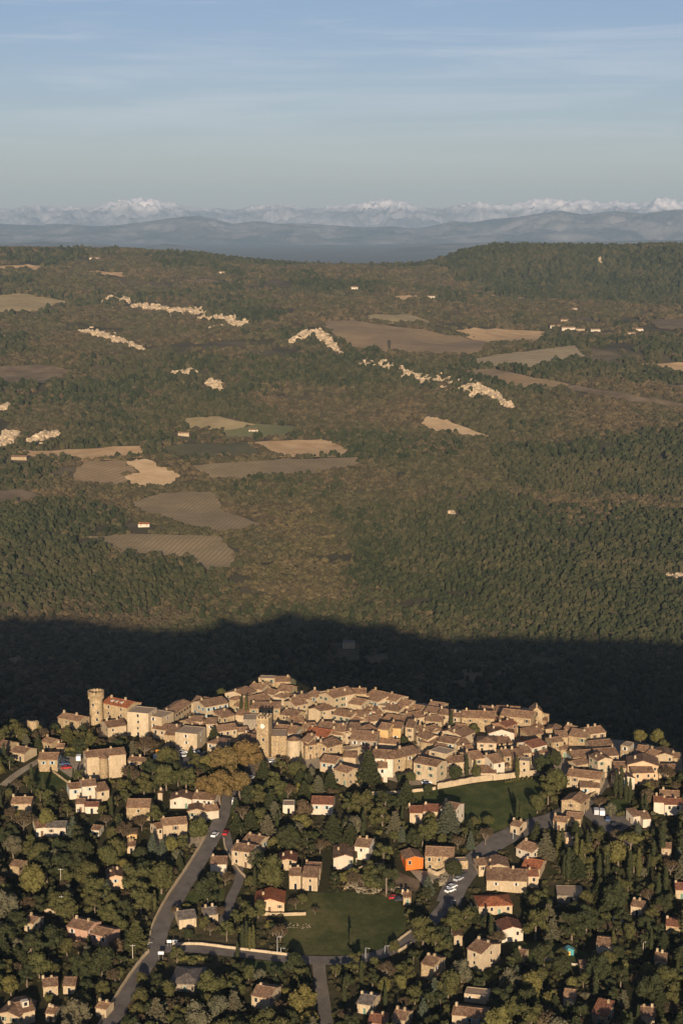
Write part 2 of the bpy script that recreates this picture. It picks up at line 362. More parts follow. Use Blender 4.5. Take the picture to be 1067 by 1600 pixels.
FIELDS = [
 ('olive', [(-20, 492), (-20, 463), (40, 460), (112, 473), (60, 492)]),
 ('plough', [(498, 504), (550, 501), (640, 514), (772, 537), (742, 556), (640, 555), (545, 545)]),
 ('tan', [(698, 520), (740, 513), (850, 519), (857, 535), (775, 539)]),
 ('vine2', [(738, 562), (800, 552), (905, 541), (914, 558), (830, 577), (750, 573)]),
 ('plough', [(713, 582), (768, 577), (892, 602), (860, 610), (788, 604)]),
 ('pale', [(655, 664), (668, 652), (700, 658), (775, 687), (740, 685), (662, 672)]),
 ('tan', [(1000, 570), (1100, 566), (1100, 587), (1060, 588)]),
 ('scrub', [(1030, 603), (1100, 600), (1100, 612), (1040, 611)]),
 ('tan', [(20, 704), (60, 706), (220, 698), (228, 716), (130, 722), (55, 716)]),
 ('plough', [(125, 723), (190, 721), (216, 738), (193, 744), (207, 762), (110, 756)]),
 ('pale', [(194, 721), (230, 719), (284, 745), (262, 762), (210, 762), (195, 745), (219, 739)]),
 ('dark', [(250, 697), (385, 693), (415, 712), (330, 719), (262, 713)]),
 ('olive', [(290, 655), (332, 652), (400, 664), (356, 674), (290, 669)]),
 ('green', [(345, 676), (400, 664), (470, 668), (440, 684), (350, 689)]),
 ('tan', [(386, 693), (500, 688), (522, 692), (556, 713), (440, 716)]),
 ('vine', [(300, 729), (400, 721), (560, 716), (563, 730), (480, 743), (330, 752)]),
 ('vine', [(205, 788), (250, 772), (335, 769), (352, 800), (412, 822), (345, 834), (225, 802)]),
 ('vine', [(136, 840), (200, 835), (345, 840), (368, 866), (366, 888), (325, 893), (300, 873), (190, 866)]),
 ('pond', [(607, 738), (652, 746), (625, 753)]),
 ('tan', [(-20, 416), (66, 416), (60, 423), (-20, 424)]),
 ('tan', [(135, 424), (200, 428), (196, 434), (140, 430)]),
 ('scrub', [(275, 436), (372, 441), (350, 447), (280, 444)]),
 ('olive', [(560, 494), (640, 492), (690, 508), (600, 506)]),
 ('scrub', [(-20, 575), (60, 570), (112, 580), (95, 600), (-20, 604)]),
 ('tan', [(610, 464), (650, 462), (662, 470), (625, 471)]),
 ('scrub', [(1010, 500), (1090, 500), (1090, 518), (1030, 515)]),
 ('scrub', [(860, 604), (900, 603), (1090, 637), (1090, 644), (985, 630)]),
 ('tan', [(760, 462), (830, 468), (828, 473), (765, 468)]),
 ('scrub', [(-20, 770), (35, 765), (70, 778), (20, 788), (-20, 788)]),
]
for k, pl in FIELDS:
    W = px_poly(pl, 7, 1.6); far = W[:, 1].mean()
    drape('pond' if k == 'pond' else 'field', W, FM[k], 0.8 + far / 3000, max(12, far / 120))
# ------------------------------------------------------------------ mountains
def mountain_range(name, ydist, depth, crest, base, ridge_amp, mat, seed, jag=0, ncol=900, nrow=110, ext=0.36):
    """a range as a height field strip; crest = [(u, v)] of its skyline, seen from the village side"""
    us = np.array([c[0] for c in crest], float); vs = np.array([c[1] for c in crest], float)
    a = np.linspace(-ext, ext, ncol); uu = 533.5 + FPX * a
    inside = (uu > -20) & (uu < 1090)
    v = np.interp(uu, us, vs); v = np.where(inside, v - np.abs(fbm(uu / 9, uu * 0, seed + 2, 3)) * jag + jag * .3, vs.mean() + fbm(uu / 160, uu * 0, seed, 4) * 14)
    ang = PITCH + np.arctan((v - 800) / FPX); top = H - ydist * np.tan(ang)
    t = np.linspace(-1, 1, nrow)
    A, Tt = np.meshgrid(a, t, indexing='xy'); Y = ydist + Tt * depth; X = A * Y
    prof = 1 - np.abs(Tt) ** 1.15
    top2 = np.broadcast_to(top, A.shape)
    rid = 1 - np.abs(fbm(X / (depth * .42), Y / (depth * .42), seed + 5, 6, 0.55)) * 2
    rid2 = 1 - np.abs(fbm(X / (depth * .13), Y / (depth * .13), seed + 9, 5, 0.6)) * 2
    Z = base + (top2 - base) * prof
    w = np.clip(np.abs(Tt) * 2.5, 0, 1)
    Z = Z + (top2 - base) * ridge_amp * ((rid - 0.6) * w + (rid2 - 0.6) * 0.45 * (0.25 + w)) * (0.3 + prof)
    v3 = np.stack([X, Y, Z], -1).reshape(-1, 3); nc = ncol
    i = np.arange(nrow - 1)[:, None] * nc + np.arange(nc - 1)[None]
    f = np.stack([i, i + 1, i + nc + 1, i + nc], -1).reshape(-1, 4)
    o = link_mesh(name, v3.tolist(), f.tolist(), mat, None, None, True); struct(o)
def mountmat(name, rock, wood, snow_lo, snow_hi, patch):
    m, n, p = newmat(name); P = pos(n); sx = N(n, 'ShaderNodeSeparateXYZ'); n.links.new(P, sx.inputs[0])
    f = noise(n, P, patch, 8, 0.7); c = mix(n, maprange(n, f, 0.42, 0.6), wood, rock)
    if snow_lo is not None:
        g = noise(n, P, patch * 2.5, 8, 0.75); ad = N(n, 'ShaderNodeMath', operation='MULTIPLY_ADD'); n.links.new(g, ad.inputs[0])
        ad.inputs[1].default_value = (snow_hi - snow_lo) * 2.2; n.links.new(sx.outputs['Z'], ad.inputs[2])
        off = (snow_hi - snow_lo) * 1.1
        c = mix(n, maprange(n, ad.outputs[0], snow_lo + off, snow_hi + off), c, (0.86, 0.79, 0.79))
    n.links.new(c, p.inputs['Base Color']); p.inputs['Roughness'].default_value = 1; p.inputs['Specular IOR Level'].default_value = 0
    return m
CRA = [(-20, 330), (0, 328), (30, 326), (60, 321), (100, 324), (150, 323), (178, 317), (195, 313), (215, 311), (242, 309), (262, 314), (290, 320), (312, 324), (345, 326), (372, 328), (400, 322), (420, 319), (445, 322), (455, 318), (470, 326), (500, 325), (540, 320), (570, 318), (600, 313), (630, 316), (655, 323), (690, 326), (715, 318), (745, 317), (775, 323), (800, 319), (830, 311), (850, 310), (880, 316), (905, 312), (930, 318), (955, 315), (985, 319), (1005, 318), (1030, 308), (1050, 317), (1090, 320)]
CRB = [(-20, 352), (0, 350), (60, 352), (110, 349), (160, 354), (200, 351), (250, 345), (285, 340), (315, 337), (340, 343), (365, 349), (400, 345), (430, 349), (470, 349), (520, 352), (570, 356), (610, 354), (650, 358), (680, 352), (705, 346), (735, 348), (765, 343), (800, 340), (840, 334), (870, 330), (905, 336), (950, 331), (1000, 333), (1050, 328), (1090, 330)]
CRC = [(-20, 378), (0, 379), (80, 377), (160, 381), (220, 386), (262, 381), (290, 384), (330, 392), (420, 394), (520, 396), (600, 390), (640, 386), (680, 382), (740, 380), (790, 376), (850, 378), (920, 377), (1000, 376), (1090, 375)]
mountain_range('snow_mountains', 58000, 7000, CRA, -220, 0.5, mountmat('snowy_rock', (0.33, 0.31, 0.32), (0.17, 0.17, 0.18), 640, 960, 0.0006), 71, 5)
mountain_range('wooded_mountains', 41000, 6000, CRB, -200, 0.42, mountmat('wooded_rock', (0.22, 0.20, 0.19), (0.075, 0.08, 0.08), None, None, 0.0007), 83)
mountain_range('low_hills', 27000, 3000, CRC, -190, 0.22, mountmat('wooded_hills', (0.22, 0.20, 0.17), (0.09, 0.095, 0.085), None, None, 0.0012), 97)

# ------------------------------------------------------------------ the air
def make_haze():
    m = bpy.data.materials.new('haze_air'); m.use_nodes = True; n = m.node_tree; n.nodes.clear()
    o = n.nodes.new('ShaderNodeOutputMaterial'); v = n.nodes.new('ShaderNodeVolumePrincipled')
    v.inputs['Color'].default_value = (0.54, 0.76, 1.0, 1); v.inputs['Density'].default_value = 2.1e-5
    v.inputs['Anisotropy'].default_value = 0.03
    n.links.new(v.outputs[0], o.inputs['Volume'])
    b = MB().box(-34500, 34500, -3500, 67500, -330, 1500); ob = b.build('haze', m); ob['kind'] = 'stuff'
make_haze()
# ------------------------------------------------------------------ far woodland: stuff, one object per kind, built in geometry nodes
def leafmat(name, cols, bumpy=0.5, transl=0.0):
    m, n, p = newmat(name); oi = N(n, 'ShaderNodeObjectInfo')
    c = ramp(n, oi.outputs['Random'], [(i / max(1, len(cols) - 1), q) for i, q in enumerate(cols)])
    P = pos(n); f = noise(n, P, 0.9, 3, 0.7); c = mix(n, maprange(n, f, 0.35, 0.7, 0, 0.5), c, tuple(q * 0.5 for q in cols[0]))
    n.links.new(c, p.inputs['Base Color']); p.inputs['Roughness'].default_value = 0.9; p.inputs['Specular IOR Level'].default_value = 0.12
    return m
def forestmat(name, greens, browns, patch_scale, thr):
    """tree colour from a random pick per tree and broad patches over the hill"""
    m, n, p = newmat(name); oi = N(n, 'ShaderNodeObjectInfo'); L = oi.outputs['Location']
    g = ramp(n, oi.outputs['Random'], [(i / (len(greens) - 1), q) for i, q in enumerate(greens)])
    b = ramp(n, oi.outputs['Random'], [(i / (len(browns) - 1), q) for i, q in enumerate(browns)])
    f = noise(n, L, patch_scale, 6, 0.75); c = mix(n, maprange(n, f, thr - 0.07, thr + 0.07), g, b)
    P = pos(n); f = noise(n, P, 0.35, 3, 0.7); c = mix(n, maprange(n, f, 0.4, 0.7, 0, 0.45), c, tuple(q * 0.45 for q in greens[0]))
    n.links.new(c, p.inputs['Base Color']); p.inputs['Roughness'].default_value = 1; p.inputs['Specular IOR Level'].default_value = 0.05
    return m
def gn_forest(name, pts, scl, mat, sub=2, shape=(1, 1, 1.1), lump=0.55, nscale=1.6, variants=3, label_kind='stuff'):
    me = bpy.data.meshes.new(name); me.vertices.add(len(pts)); me.vertices.foreach_set('co', np.asarray(pts, np.float32).ravel())
    at = me.attributes.new('size', 'FLOAT', 'POINT'); at.data.foreach_set('value', np.asarray(scl, np.float32)); me.materials.append(mat)
    o = bpy.data.objects.new(name, me); C.objects.link(o); o['kind'] = label_kind
    g = bpy.data.node_groups.new(name + '_nodes', 'GeometryNodeTree')
    g.interface.new_socket('Geometry', in_out='INPUT', socket_type='NodeSocketGeometry')
    g.interface.new_socket('Geometry', in_out='OUTPUT', socket_type='NodeSocketGeometry')
    A = g.nodes.new; Lk = g.links.new
    gi = A('NodeGroupInput'); go = A('NodeGroupOutput'); geo = A('GeometryNodeGeometryToInstance')
    for k in range(variants):
        ic = A('GeometryNodeMeshIcoSphere'); ic.inputs['Radius'].default_value = 1; ic.inputs['Subdivisions'].default_value = sub + 1
        ps = A('GeometryNodeInputPosition'); nz = A('ShaderNodeTexNoise'); nz.noise_dimensions = '4D'
        nz.inputs['W'].default_value = k * 7.3; nz.inputs['Scale'].default_value = nscale; nz.inputs['Detail'].default_value = 3; nz.inputs['Roughness'].default_value = 0.7
        Lk(ps.outputs[0], nz.inputs['Vector'])
        mr = A('ShaderNodeMapRange'); mr.inputs[1].default_value = 0.3; mr.inputs[2].default_value = 0.7; mr.inputs[3].default_value = 1 - lump; mr.inputs[4].default_value = 1 + lump * 0.6
        Lk(nz.outputs[0], mr.inputs[0])
        v1 = A('ShaderNodeVectorMath'); v1.operation = 'SCALE'; Lk(ps.outputs[0], v1.inputs[0]); Lk(mr.outputs[0], v1.inputs['Scale'])
        v2 = A('ShaderNodeVectorMath'); v2.operation = 'MULTIPLY_ADD'; Lk(v1.outputs[0], v2.inputs[0]); v2.inputs[1].default_value = shape; v2.inputs[2].default_value = (0, 0, shape[2] * 0.75)
        sp = A('GeometryNodeSetPosition'); Lk(ic.outputs[0], sp.inputs['Geometry']); Lk(v2.outputs[0], sp.inputs['Position'])
        sm = A('GeometryNodeSetMaterial'); Lk(sp.outputs[0], sm.inputs[0]); sm.inputs['Material'].default_value = mat
        Lk(sm.outputs[0], geo.inputs[0])
    ip = A('GeometryNodeInstanceOnPoints'); Lk(gi.outputs[0], ip.inputs['Points']); Lk(geo.outputs[0], ip.inputs['Instance'])
    ip.inputs['Pick Instance'].default_value = True
    rv = A('FunctionNodeRandomValue'); rv.data_type = 'FLOAT_VECTOR'; rv.inputs[0].default_value = (-0.12, -0.12, 0); rv.inputs[1].default_value = (0.12, 0.12, 6.28)
    Lk(rv.outputs[0], ip.inputs['Rotation'])
    na = A('GeometryNodeInputNamedAttribute'); na.data_type = 'FLOAT'; na.inputs['Name'].default_value = 'size'; Lk(na.outputs[0], ip.inputs['Scale'])
    Lk(ip.outputs[0], go.inputs[0])
    md = o.modifiers.new('woodland', 'NODES'); md.node_group = g
    return o
def jitter_grid(x0, x1, y0, y1, sp):
    gx = np.arange(x0, x1, sp); gy = np.arange(y0, y1, sp * 0.9); X, Y = np.meshgrid(gx, gy)
    X = X + ((np.arange(X.shape[0]) % 2) * sp * 0.5)[:, None]
    X = X + rng.uniform(-.42, .42, X.shape) * sp; Y = Y + rng.uniform(-.42, .42, Y.shape) * sp
    return X.ravel(), Y.ravel()
FARHOUSE = [  # u, v of the front eave's middle, width m, depth m, height m, wall, roof, label
 (287, 677, 20, 9, 6, 'c', 't', 'long pale farmhouse left of the green field on the far slope'),
 (396, 672, 17, 9, 5, 'w', 't', 'bright farmhouse right of the green field on the far slope'),
 (225, 819, 16, 9, 5, 'w', 'R', 'white farmhouse standing between the vineyards on the far slope'),
 (30, 714, 26, 10, 6, 's', 'b', 'stone farmhouse in trees by the straw field at the left edge'),
 (545, 1004, 13, 7, 8, 'c', 'g', 'pale chapel-like house in the deep shadow of the valley'),
 (868, 509, 32, 14, 7, 'w', 't', 'leftmost big white building of the far hamlet right of the ploughed field'),
 (888, 512, 38, 14, 8, 'w', 't', 'widest white building of the far hamlet'),
 (906, 514, 24, 12, 7, 'c', 'b', 'cream building at the right end of the far hamlet'),
 (930, 515, 26, 12, 6, 'w', 't', 'white farm building right of the far hamlet'),
 (882, 500, 24, 12, 6, 'c', 't', 'smaller cream house above the far hamlet'),
 (897, 482, 18, 12, 6, 'w', 'b', 'small white house on the slope well above the far hamlet'),
 (996, 514, 30, 14, 7, 'w', 't', 'white farm standing alone near the right edge'),
 (986, 520, 22, 12, 6, 'c', 'b', 'cream barn just left of the lone white farm'),
 (204, 398, 60, 22, 12, 'w', 't', 'long white farm on the left skyline plateau'),
 (148, 403, 40, 20, 12, 'w', 'b', 'small white house on the left skyline plateau'),
 (558, 449, 46, 18, 8, 'w', 't', 'white house at the far end of the plateau near the middle'),
 (674, 463, 26, 16, 9, 'w', 'b', 'tall white house below the wooded hill'),
 (672, 454, 34, 14, 6, 'c', 't', 'cream barn just above the tall white house under the hill'),
 (347, 425, 30, 14, 8, 'c', 't', 'pale house among woods on the far left plateau'),
 (858, 389, 40, 16, 9, 'c', 't', 'pale building on the top of the wooded hill'),
]
FHXY = []
for q in FARHOUSE:
    w = hit(q[0], q[1], q[4])[0]; FHXY.append(w)
ROCKPTS = []; BANDS = []
def band(pl, thick, n, smin, smax, label):
    pl = np.array(pl, float); seg = np.linalg.norm(np.diff(pl, axis=0), axis=1); cum = np.r_[0, np.cumsum(seg)]
    t = rng.uniform(0, cum[-1], n); u = np.interp(t, cum, pl[:, 0]); v = np.interp(t, cum, pl[:, 1]); pf = np.sin(np.pi * t / cum[-1]) ** .5 * (.4 + 1.0 * vn(t / 9, t * 0, 5))
    v = v + rng.normal(size=n) * thick * .5 * pf + fbm(t / 20, t * 0, 9) * thick * .5; W = hit(u, v); s = rng.uniform(smin * .45, smax * .7, n); BANDS.append((W, s, label))
    for w in W[:: max(1, n // 60)]: ROCKPTS.append((w[0], w[1], 8.0))
band([(160, 471), (180, 468), (204, 474)], 8, 121, 4, 11.25, 'pale rock outcrop high on the left of the far slope')
band([(205, 478), (240, 482), (280, 488)], 7, 121, 3, 8.75, 'thin scatter of pale rocks left of the main upper outcrop')
band([(270, 484), (310, 492), (345, 500), (388, 506)], 13, 384, 4, 11.25, 'broad pale outcrop in the upper middle of the far slope')
band([(125, 518), (160, 524), (195, 536), (226, 546)], 6, 222, 3, 10, 'narrow slanting line of pale rock on the left far slope')
band([(453, 534), (478, 524), (498, 522), (515, 534), (534, 556)], 9, 263, 3, 10, 'arched pale outcrop left of the big ploughed field')
band([(560, 568), (600, 574), (650, 588), (700, 600), (750, 612), (800, 632)], 13, 668, 3, 10, 'longest pale cliff band in the middle of the far slope')
band([(-5, 694), (12, 686), (28, 682)], 12, 121, 4, 10, 'pale cliff at the left edge above the straw field')
band([(44, 690), (70, 682), (92, 678)], 6, 101, 2.5, 6.25, 'small pale rocks right of the left edge cliff')
band([(268, 582), (290, 584), (306, 581)], 4, 60, 2.5, 6.25, 'two little pale rocks below the upper outcrops')
band([(325, 600), (340, 602), (345, 608)], 9, 68, 3, 7.5, 'little knot of pale rock in the mid left woods')
band([(0, 640), (14, 634)], 4, 32, 3, 7.5, 'pale rock patch at the left edge, higher up')
band([(480, 420), (560, 424)], 2, 24, 2, 6.25, 'faint pale rocks near the far plateau in the middle')
band([(935, 405), (942, 418)], 4, 20, 5, 11.25, 'small pale scar on the wooded hill at right')
band([(700, 800), (712, 804)], 3, 16, 2, 4.375, 'tiny pale scar in the right pine forest')
band([(1040, 898), (1067, 900)], 2.5, 28, 1.5, 3.75, 'pale bank at the right edge above the shadow')
def far_keep(x, y, z):
    u, v = proj(x, y, z); k = np.ones(len(x), bool)
    wu = fbm(x / 34, y / 34, 401, 2) * 9; wv = fbm(x / 34, y / 50, 402, 2) * 3.4
    for kk, pl in FIELDS:
        k &= ~inpoly(u + wu, v + 1.5 + wv, pl)
    for q, w in zip(FARHOUSE, FHXY):
        dx = x - w[0]; dy = y - w[1]; r = q[2] * 0.75 + 4
        k &= ~((np.abs(dx) < r) & (dy > -34) & (dy < r + 6))
    for (cx, cy, cr) in ROCKPTS:
        if cy < y.min() - 40 or cy > y.max() + 40: continue
        k &= ~((np.abs(x - cx) < cr * .9 + 2) & (y > cy - 30) & (y < cy + cr + 2))
    return k, u, v
PINEZONE = [[(775, 702), (860, 695), (960, 690), (1090, 700), (1090, 768), (1000, 772), (860, 765), (790, 742)],
            [(370, 750), (470, 745), (560, 748), (525, 775), (400, 782)], [(290, 640), (330, 630), (420, 636), (410, 656), (310, 656)],
            [(0, 800), (120, 770), (210, 800), (180, 870), (0, 960)], [(520, 800), (700, 770), (1090, 800), (1090, 1010), (700, 960), (560, 900)],
            [(690, 415), (780, 380), (1150, 380), (1150, 478), (860, 470), (740, 450)], [(900, 545), (1090, 590), (1000, 590), (900, 570)]]
OPENZ = [[(380, 790), (500, 800), (560, 900), (500, 950), (360, 960), (340, 900), (420, 870)]]  # thinner scrub around the antisolar point, tinted to carry its bright spot
def plant_far():
    P = {'pine': [], 'oak': [], 'open': []}; S = {'pine': [], 'oak': [], 'open': []}
    for (y0, y1, sp) in ((1480, 2100, 5.6), (2100, 2700, 6.3), (2700, 3500, 7.6), (3500, 4700, 9.8), (4700, 6200, 13), (6200, 8300, 16.5)):
        hw = 0.235 * y1 + 120; x, y = jitter_grid(-hw, hw, y0, y1, sp); k = np.abs(x) < 0.235 * y + 120; x = x[k]; y = y[k]
        z = T(x, y); k, u, v = far_keep(x, y, z); x, y, z, u, v = (q[k] for q in (x, y, z, u, v))
        den = fbm(x / 150, y / 210, 55, 4, 0.6); pn = fbm(x / 300, y / 420, 65, 4) * 0.9 + rng.uniform(-.25, .25, len(x))
        pine = pn > 0.24; wa = fbm(x / 110, y / 140, 611, 3) * 55 + rng.normal(size=len(x)) * 9; wb = fbm(x / 110, y / 160, 612, 3) * 26 + rng.normal(size=len(x)) * 5
        for pl in PINEZONE: pine |= inpoly(u + wa * .6, v + wb * .4, pl) & (pn > -0.32)
        op = np.zeros(len(x), bool)
        for pl in OPENZ: op |= inpoly(u + wa, v + wb, pl)
        pine &= ~(op & (pn < 0.45))
        upper = sstep(3200, 4200, y)
        keep = den > (-0.52 + 0.20 * upper + 0.12 * op)
        gap = fbm(x / 45, y / 45, 77, 2) < -0.62; keep &= ~gap
        hill = inpoly(u, v, PINEZONE[5]); pine |= hill & (pn > -.75); keep |= hill
        keep &= rng.random(len(x)) > (0.20 - 0.02 * pine)
        op2 = op & (fbm(x / 90, y / 120, 501, 3) > -.35)
        for nm, kk in (('pine', pine & keep), ('oak', ~pine & keep & ~op2), ('open', ~pine & keep & op2 & (rng.random(len(x)) < .85))):
            n = kk.sum(); r = sp * (0.52 if nm == 'pine' else 0.60) * rng.uniform(0.5, 1.4, n) ** 1.1
            P[nm].append(np.stack([x[kk], y[kk], z[kk] - 0.3 * r], -1)); S[nm].append(r)
    # flanks of the village hill and the ridge it belongs to
    x, y = jitter_grid(-560, 560, 300, 1480, 6.6); ye = np.interp(x, *G_EDGE); outside = (np.abs(x) > 0.212 * y + 12) | (y < 478)
    k = ((y > ye + 9) | outside) & (y < 1480); x, y = x[k], y[k]; z = T(x, y)
    k = (fbm(x / 60, y / 60, 91, 3) > -0.4) | (np.abs(x) < 150); x, y, z = x[k], y[k], z[k]
    r = rng.uniform(1.9, 4.4, len(x)); P['oak'].append(np.stack([x, y, z - 1], -1)); S['oak'].append(r)
    pm = forestmat('pine_foliage_far', [(0.025, 0.030, 0.014), (0.040, 0.044, 0.020), (0.062, 0.060, 0.028)], [(0.046, 0.046, 0.022), (0.064, 0.058, 0.028), (0.088, 0.070, 0.036)], 0.004, 0.55)
    om = forestmat('oak_foliage_far', [(0.048, 0.045, 0.022), (0.070, 0.062, 0.030), (0.10, 0.083, 0.042)], [(0.062, 0.048, 0.028), (0.088, 0.066, 0.037), (0.14, 0.10, 0.053)], 0.0045, 0.52)
    a = np.concatenate(P['pine']); gn_forest('pine_woodland', a, np.concatenate(S['pine']), pm, 2, (0.92, 0.92, 1.55), 0.5, 1.5)
    b = np.concatenate(P['oak']); gn_forest('oak_woodland', b, np.concatenate(S['oak']), om, 2, (1.05, 1.05, 0.88), 0.6, 1.7)
    ym = forestmat('glow_tinted_foliage_far', [(0.056, 0.050, 0.024), (0.080, 0.068, 0.031), (0.115, 0.093, 0.043)], [(0.070, 0.055, 0.030), (0.10, 0.077, 0.040), (0.155, 0.115, 0.057)], 0.012, 0.5)  # paler, yellower leaf colour paints in the glow opposite the sun
    gn_forest('glow_tinted_scrub', np.concatenate(P['open']), np.concatenate(S['open']) * .85, ym, 2, (1.1, 1.1, .8), .65, 1.8)
    print('forest', len(a), len(b))
plant_far()
# ------------------------------------------------------------------ landmarks used in descriptions (picture position)
LMK = [
 ('round castle tower', 150, 1105), ('square clock tower', 414, 1150), ('gabled bell chapel', 838, 1115), ('orange house', 652, 1350),
 ('white junction signs', 266, 1475), ('red-roofed peach house', 421, 1418), ('big plane trees', 365, 1205), ('long green field', 740, 1262),
 ('lone stone barn', 893, 1268), ('stone hall with stair turret', 166, 1205), ('umbrella pine', 985, 1315), ('white modern house', 1040, 1262),
 ('turquoise playhouse', 888, 1488), ('little white roadside house', 341, 1362), ('stony meadow', 545, 1440), ('pair of pink houses', 135, 1465),
 ('giant dark cedar', 574, 1200), ('long tiled farmhouse', 792, 1385), ('pale cube house', 674, 1210), ('ochre houses', 610, 1150),
 ('long village manor', 747, 1132), ('orange-red patched roof', 494, 1150), ('peach blue-shuttered house', 180, 1380), ('big cream roadside house', 273, 1300),
 ('dark hipped bungalow', 290, 1540), ('dormer house', 28, 1590), ('tall cream gabled house', 750, 1495), ('white twin-gable house', 545, 1340),
 ('small red-roofed hut', 449, 1350), ('house with twin chimneys', 932, 1150), ('low white house', 944, 1483), ('hilltop ruin', 425, 1065),
 ('car park under the castle', 300, 1185), ('courtyard car park', 110, 1195), ('field wall', 720, 1228), ('white gabled village house', 783, 1150),
 ('round ruined turret', 52, 1135), ('three-part white villa', 140, 1240), ('red-hipped villa', 774, 1420), ('flat grey-roofed shed', 890, 1400),
 ('ploughed building plot', 590, 1375), ('pale gabled right-hand house', 1005, 1200), ('bright white terrace', 845, 1170), ('white caravan', 970, 1440),
 ('white villa by the right road', 818, 1335), ('small square bottom house', 668, 1515), ('square stone farm block', 216, 1275), ('ridge-end tree clump', 1045, 1140),
]
DIRS = ['right of', 'below right of', 'below', 'below left of', 'left of', 'above left of', 'above', 'above right of']
ORD = ['first', 'second', 'third', 'fourth', 'fifth', 'sixth', 'seventh', 'eighth', 'ninth', 'tenth', 'eleventh', 'twelfth', 'thirteenth', 'fourteenth']
PENDING = []     # (object, look, u, v)
def later(o, look, u, v): PENDING.append((o, look, u, v))
def place_words(u, v, skip=None, rank=0):
    D = sorted((math.hypot(u - a, (v - b) * 1.25), n, u - a, v - b) for n, a, b in LMK if n != skip)
    d, n, dx, dy = D[rank]; k = int(round(math.degrees(math.atan2(dy, dx)) / 45)) % 8
    w = 'just ' if d < 26 else ('' if d < 52 else 'well ')
    return w + DIRS[k] + ' the ' + n
def fit(s):
    w = s.split()
    if len(w) > 16 and ' the ' in s: s = s.replace(' the ', ' ', 1); w = s.split()
    for z in (' small ', ' big ', ' tall ', ' mid-sized ', ' large ', ' tiny '):
        if len(s.split()) > 16: s = s.replace(z, ' ', 1)
    if len(s.split()) > 16: s = s.replace(' well ', ' ', 1)
    return s
def write_labels():
    from collections import defaultdict
    G = defaultdict(list)
    for o, look, u, v in PENDING: G[(look + ' ' + place_words(u, v))].append((o, look, u, v))
    for key, L in list(G.items()):
        if len(L) == 1: L[0][0]['label'] = fit(key); continue
        us = [q[2] for q in L]; vs = [q[3] for q in L]
        if max(us) - min(us) >= max(vs) - min(vs): L.sort(key=lambda q: q[2]); tail = 'from left'
        else: L.sort(key=lambda q: q[3]); tail = 'from top'
        n = len(L)
        for i, q in enumerate(L):
            if n == 2: w = ('left of two: ', 'right of two: ')[i] if 'left' in tail else ('upper of two: ', 'lower of two: ')[i]
            else: w = ORD[i] + ' ' + tail + ': '
            q[0]['label'] = fit(w + key)

# ------------------------------------------------------------------ houses
BOXES = []       # picture boxes (u0, v0, u1, v1) that random trees keep clear of
FOOT = []        # plan circles (x, y, r)
def win_mesh(kind, w=0.9, h=1.3):
    b = MB(); b.box(-w / 2 - .12, w / 2 + .12, -0.05, 0.03, -h / 2 - .14, h / 2 + .12, 0); b.box(-w / 2, w / 2, -0.075, 0.0, -h / 2, h / 2, 1)
    mats = [M_TRIM, M_DARK]
    if kind != 'n':
        mats.append({'b': M_WOOD, 'u': M_SHB, 'w': M_SHW, 'g': M_SHG}[kind])
        b.box(-w - .12, -w / 2 - .12, -0.10, 0.0, -h / 2, h / 2, 2); b.box(w / 2 + .12, w + .12, -0.10, 0.0, -h / 2, h / 2, 2)
    o = b.build('window', mats); me = o.data; bpy.data.objects.remove(o); return me
WM = {k: win_mesh(k) for k in 'nbuwg'}
def door_mesh(m):
    b = MB(); b.box(-.62, .62, -0.05, 0.03, 0, 2.3, 0); b.box(-.5, .5, -0.08, 0.0, 0, 2.15, 1); o = b.build('door', [M_TRIM, m]); me = o.data; bpy.data.objects.remove(o); return me
M_TERR = plain('terrace_tiles', (0.36, 0.25, 0.16), 0.95, 0, 0.25, 1.2)
DM = [door_mesh(M_WOOD), door_mesh(M_DARK), door_mesh(M_SHG)]
def put(name, me, parent, loc, rz):
    o = bpy.data.objects.new(name, me); C.objects.link(o); o.parent = parent; o.location = loc; o.rotation_euler = (0, 0, rz); return o
HN = 0
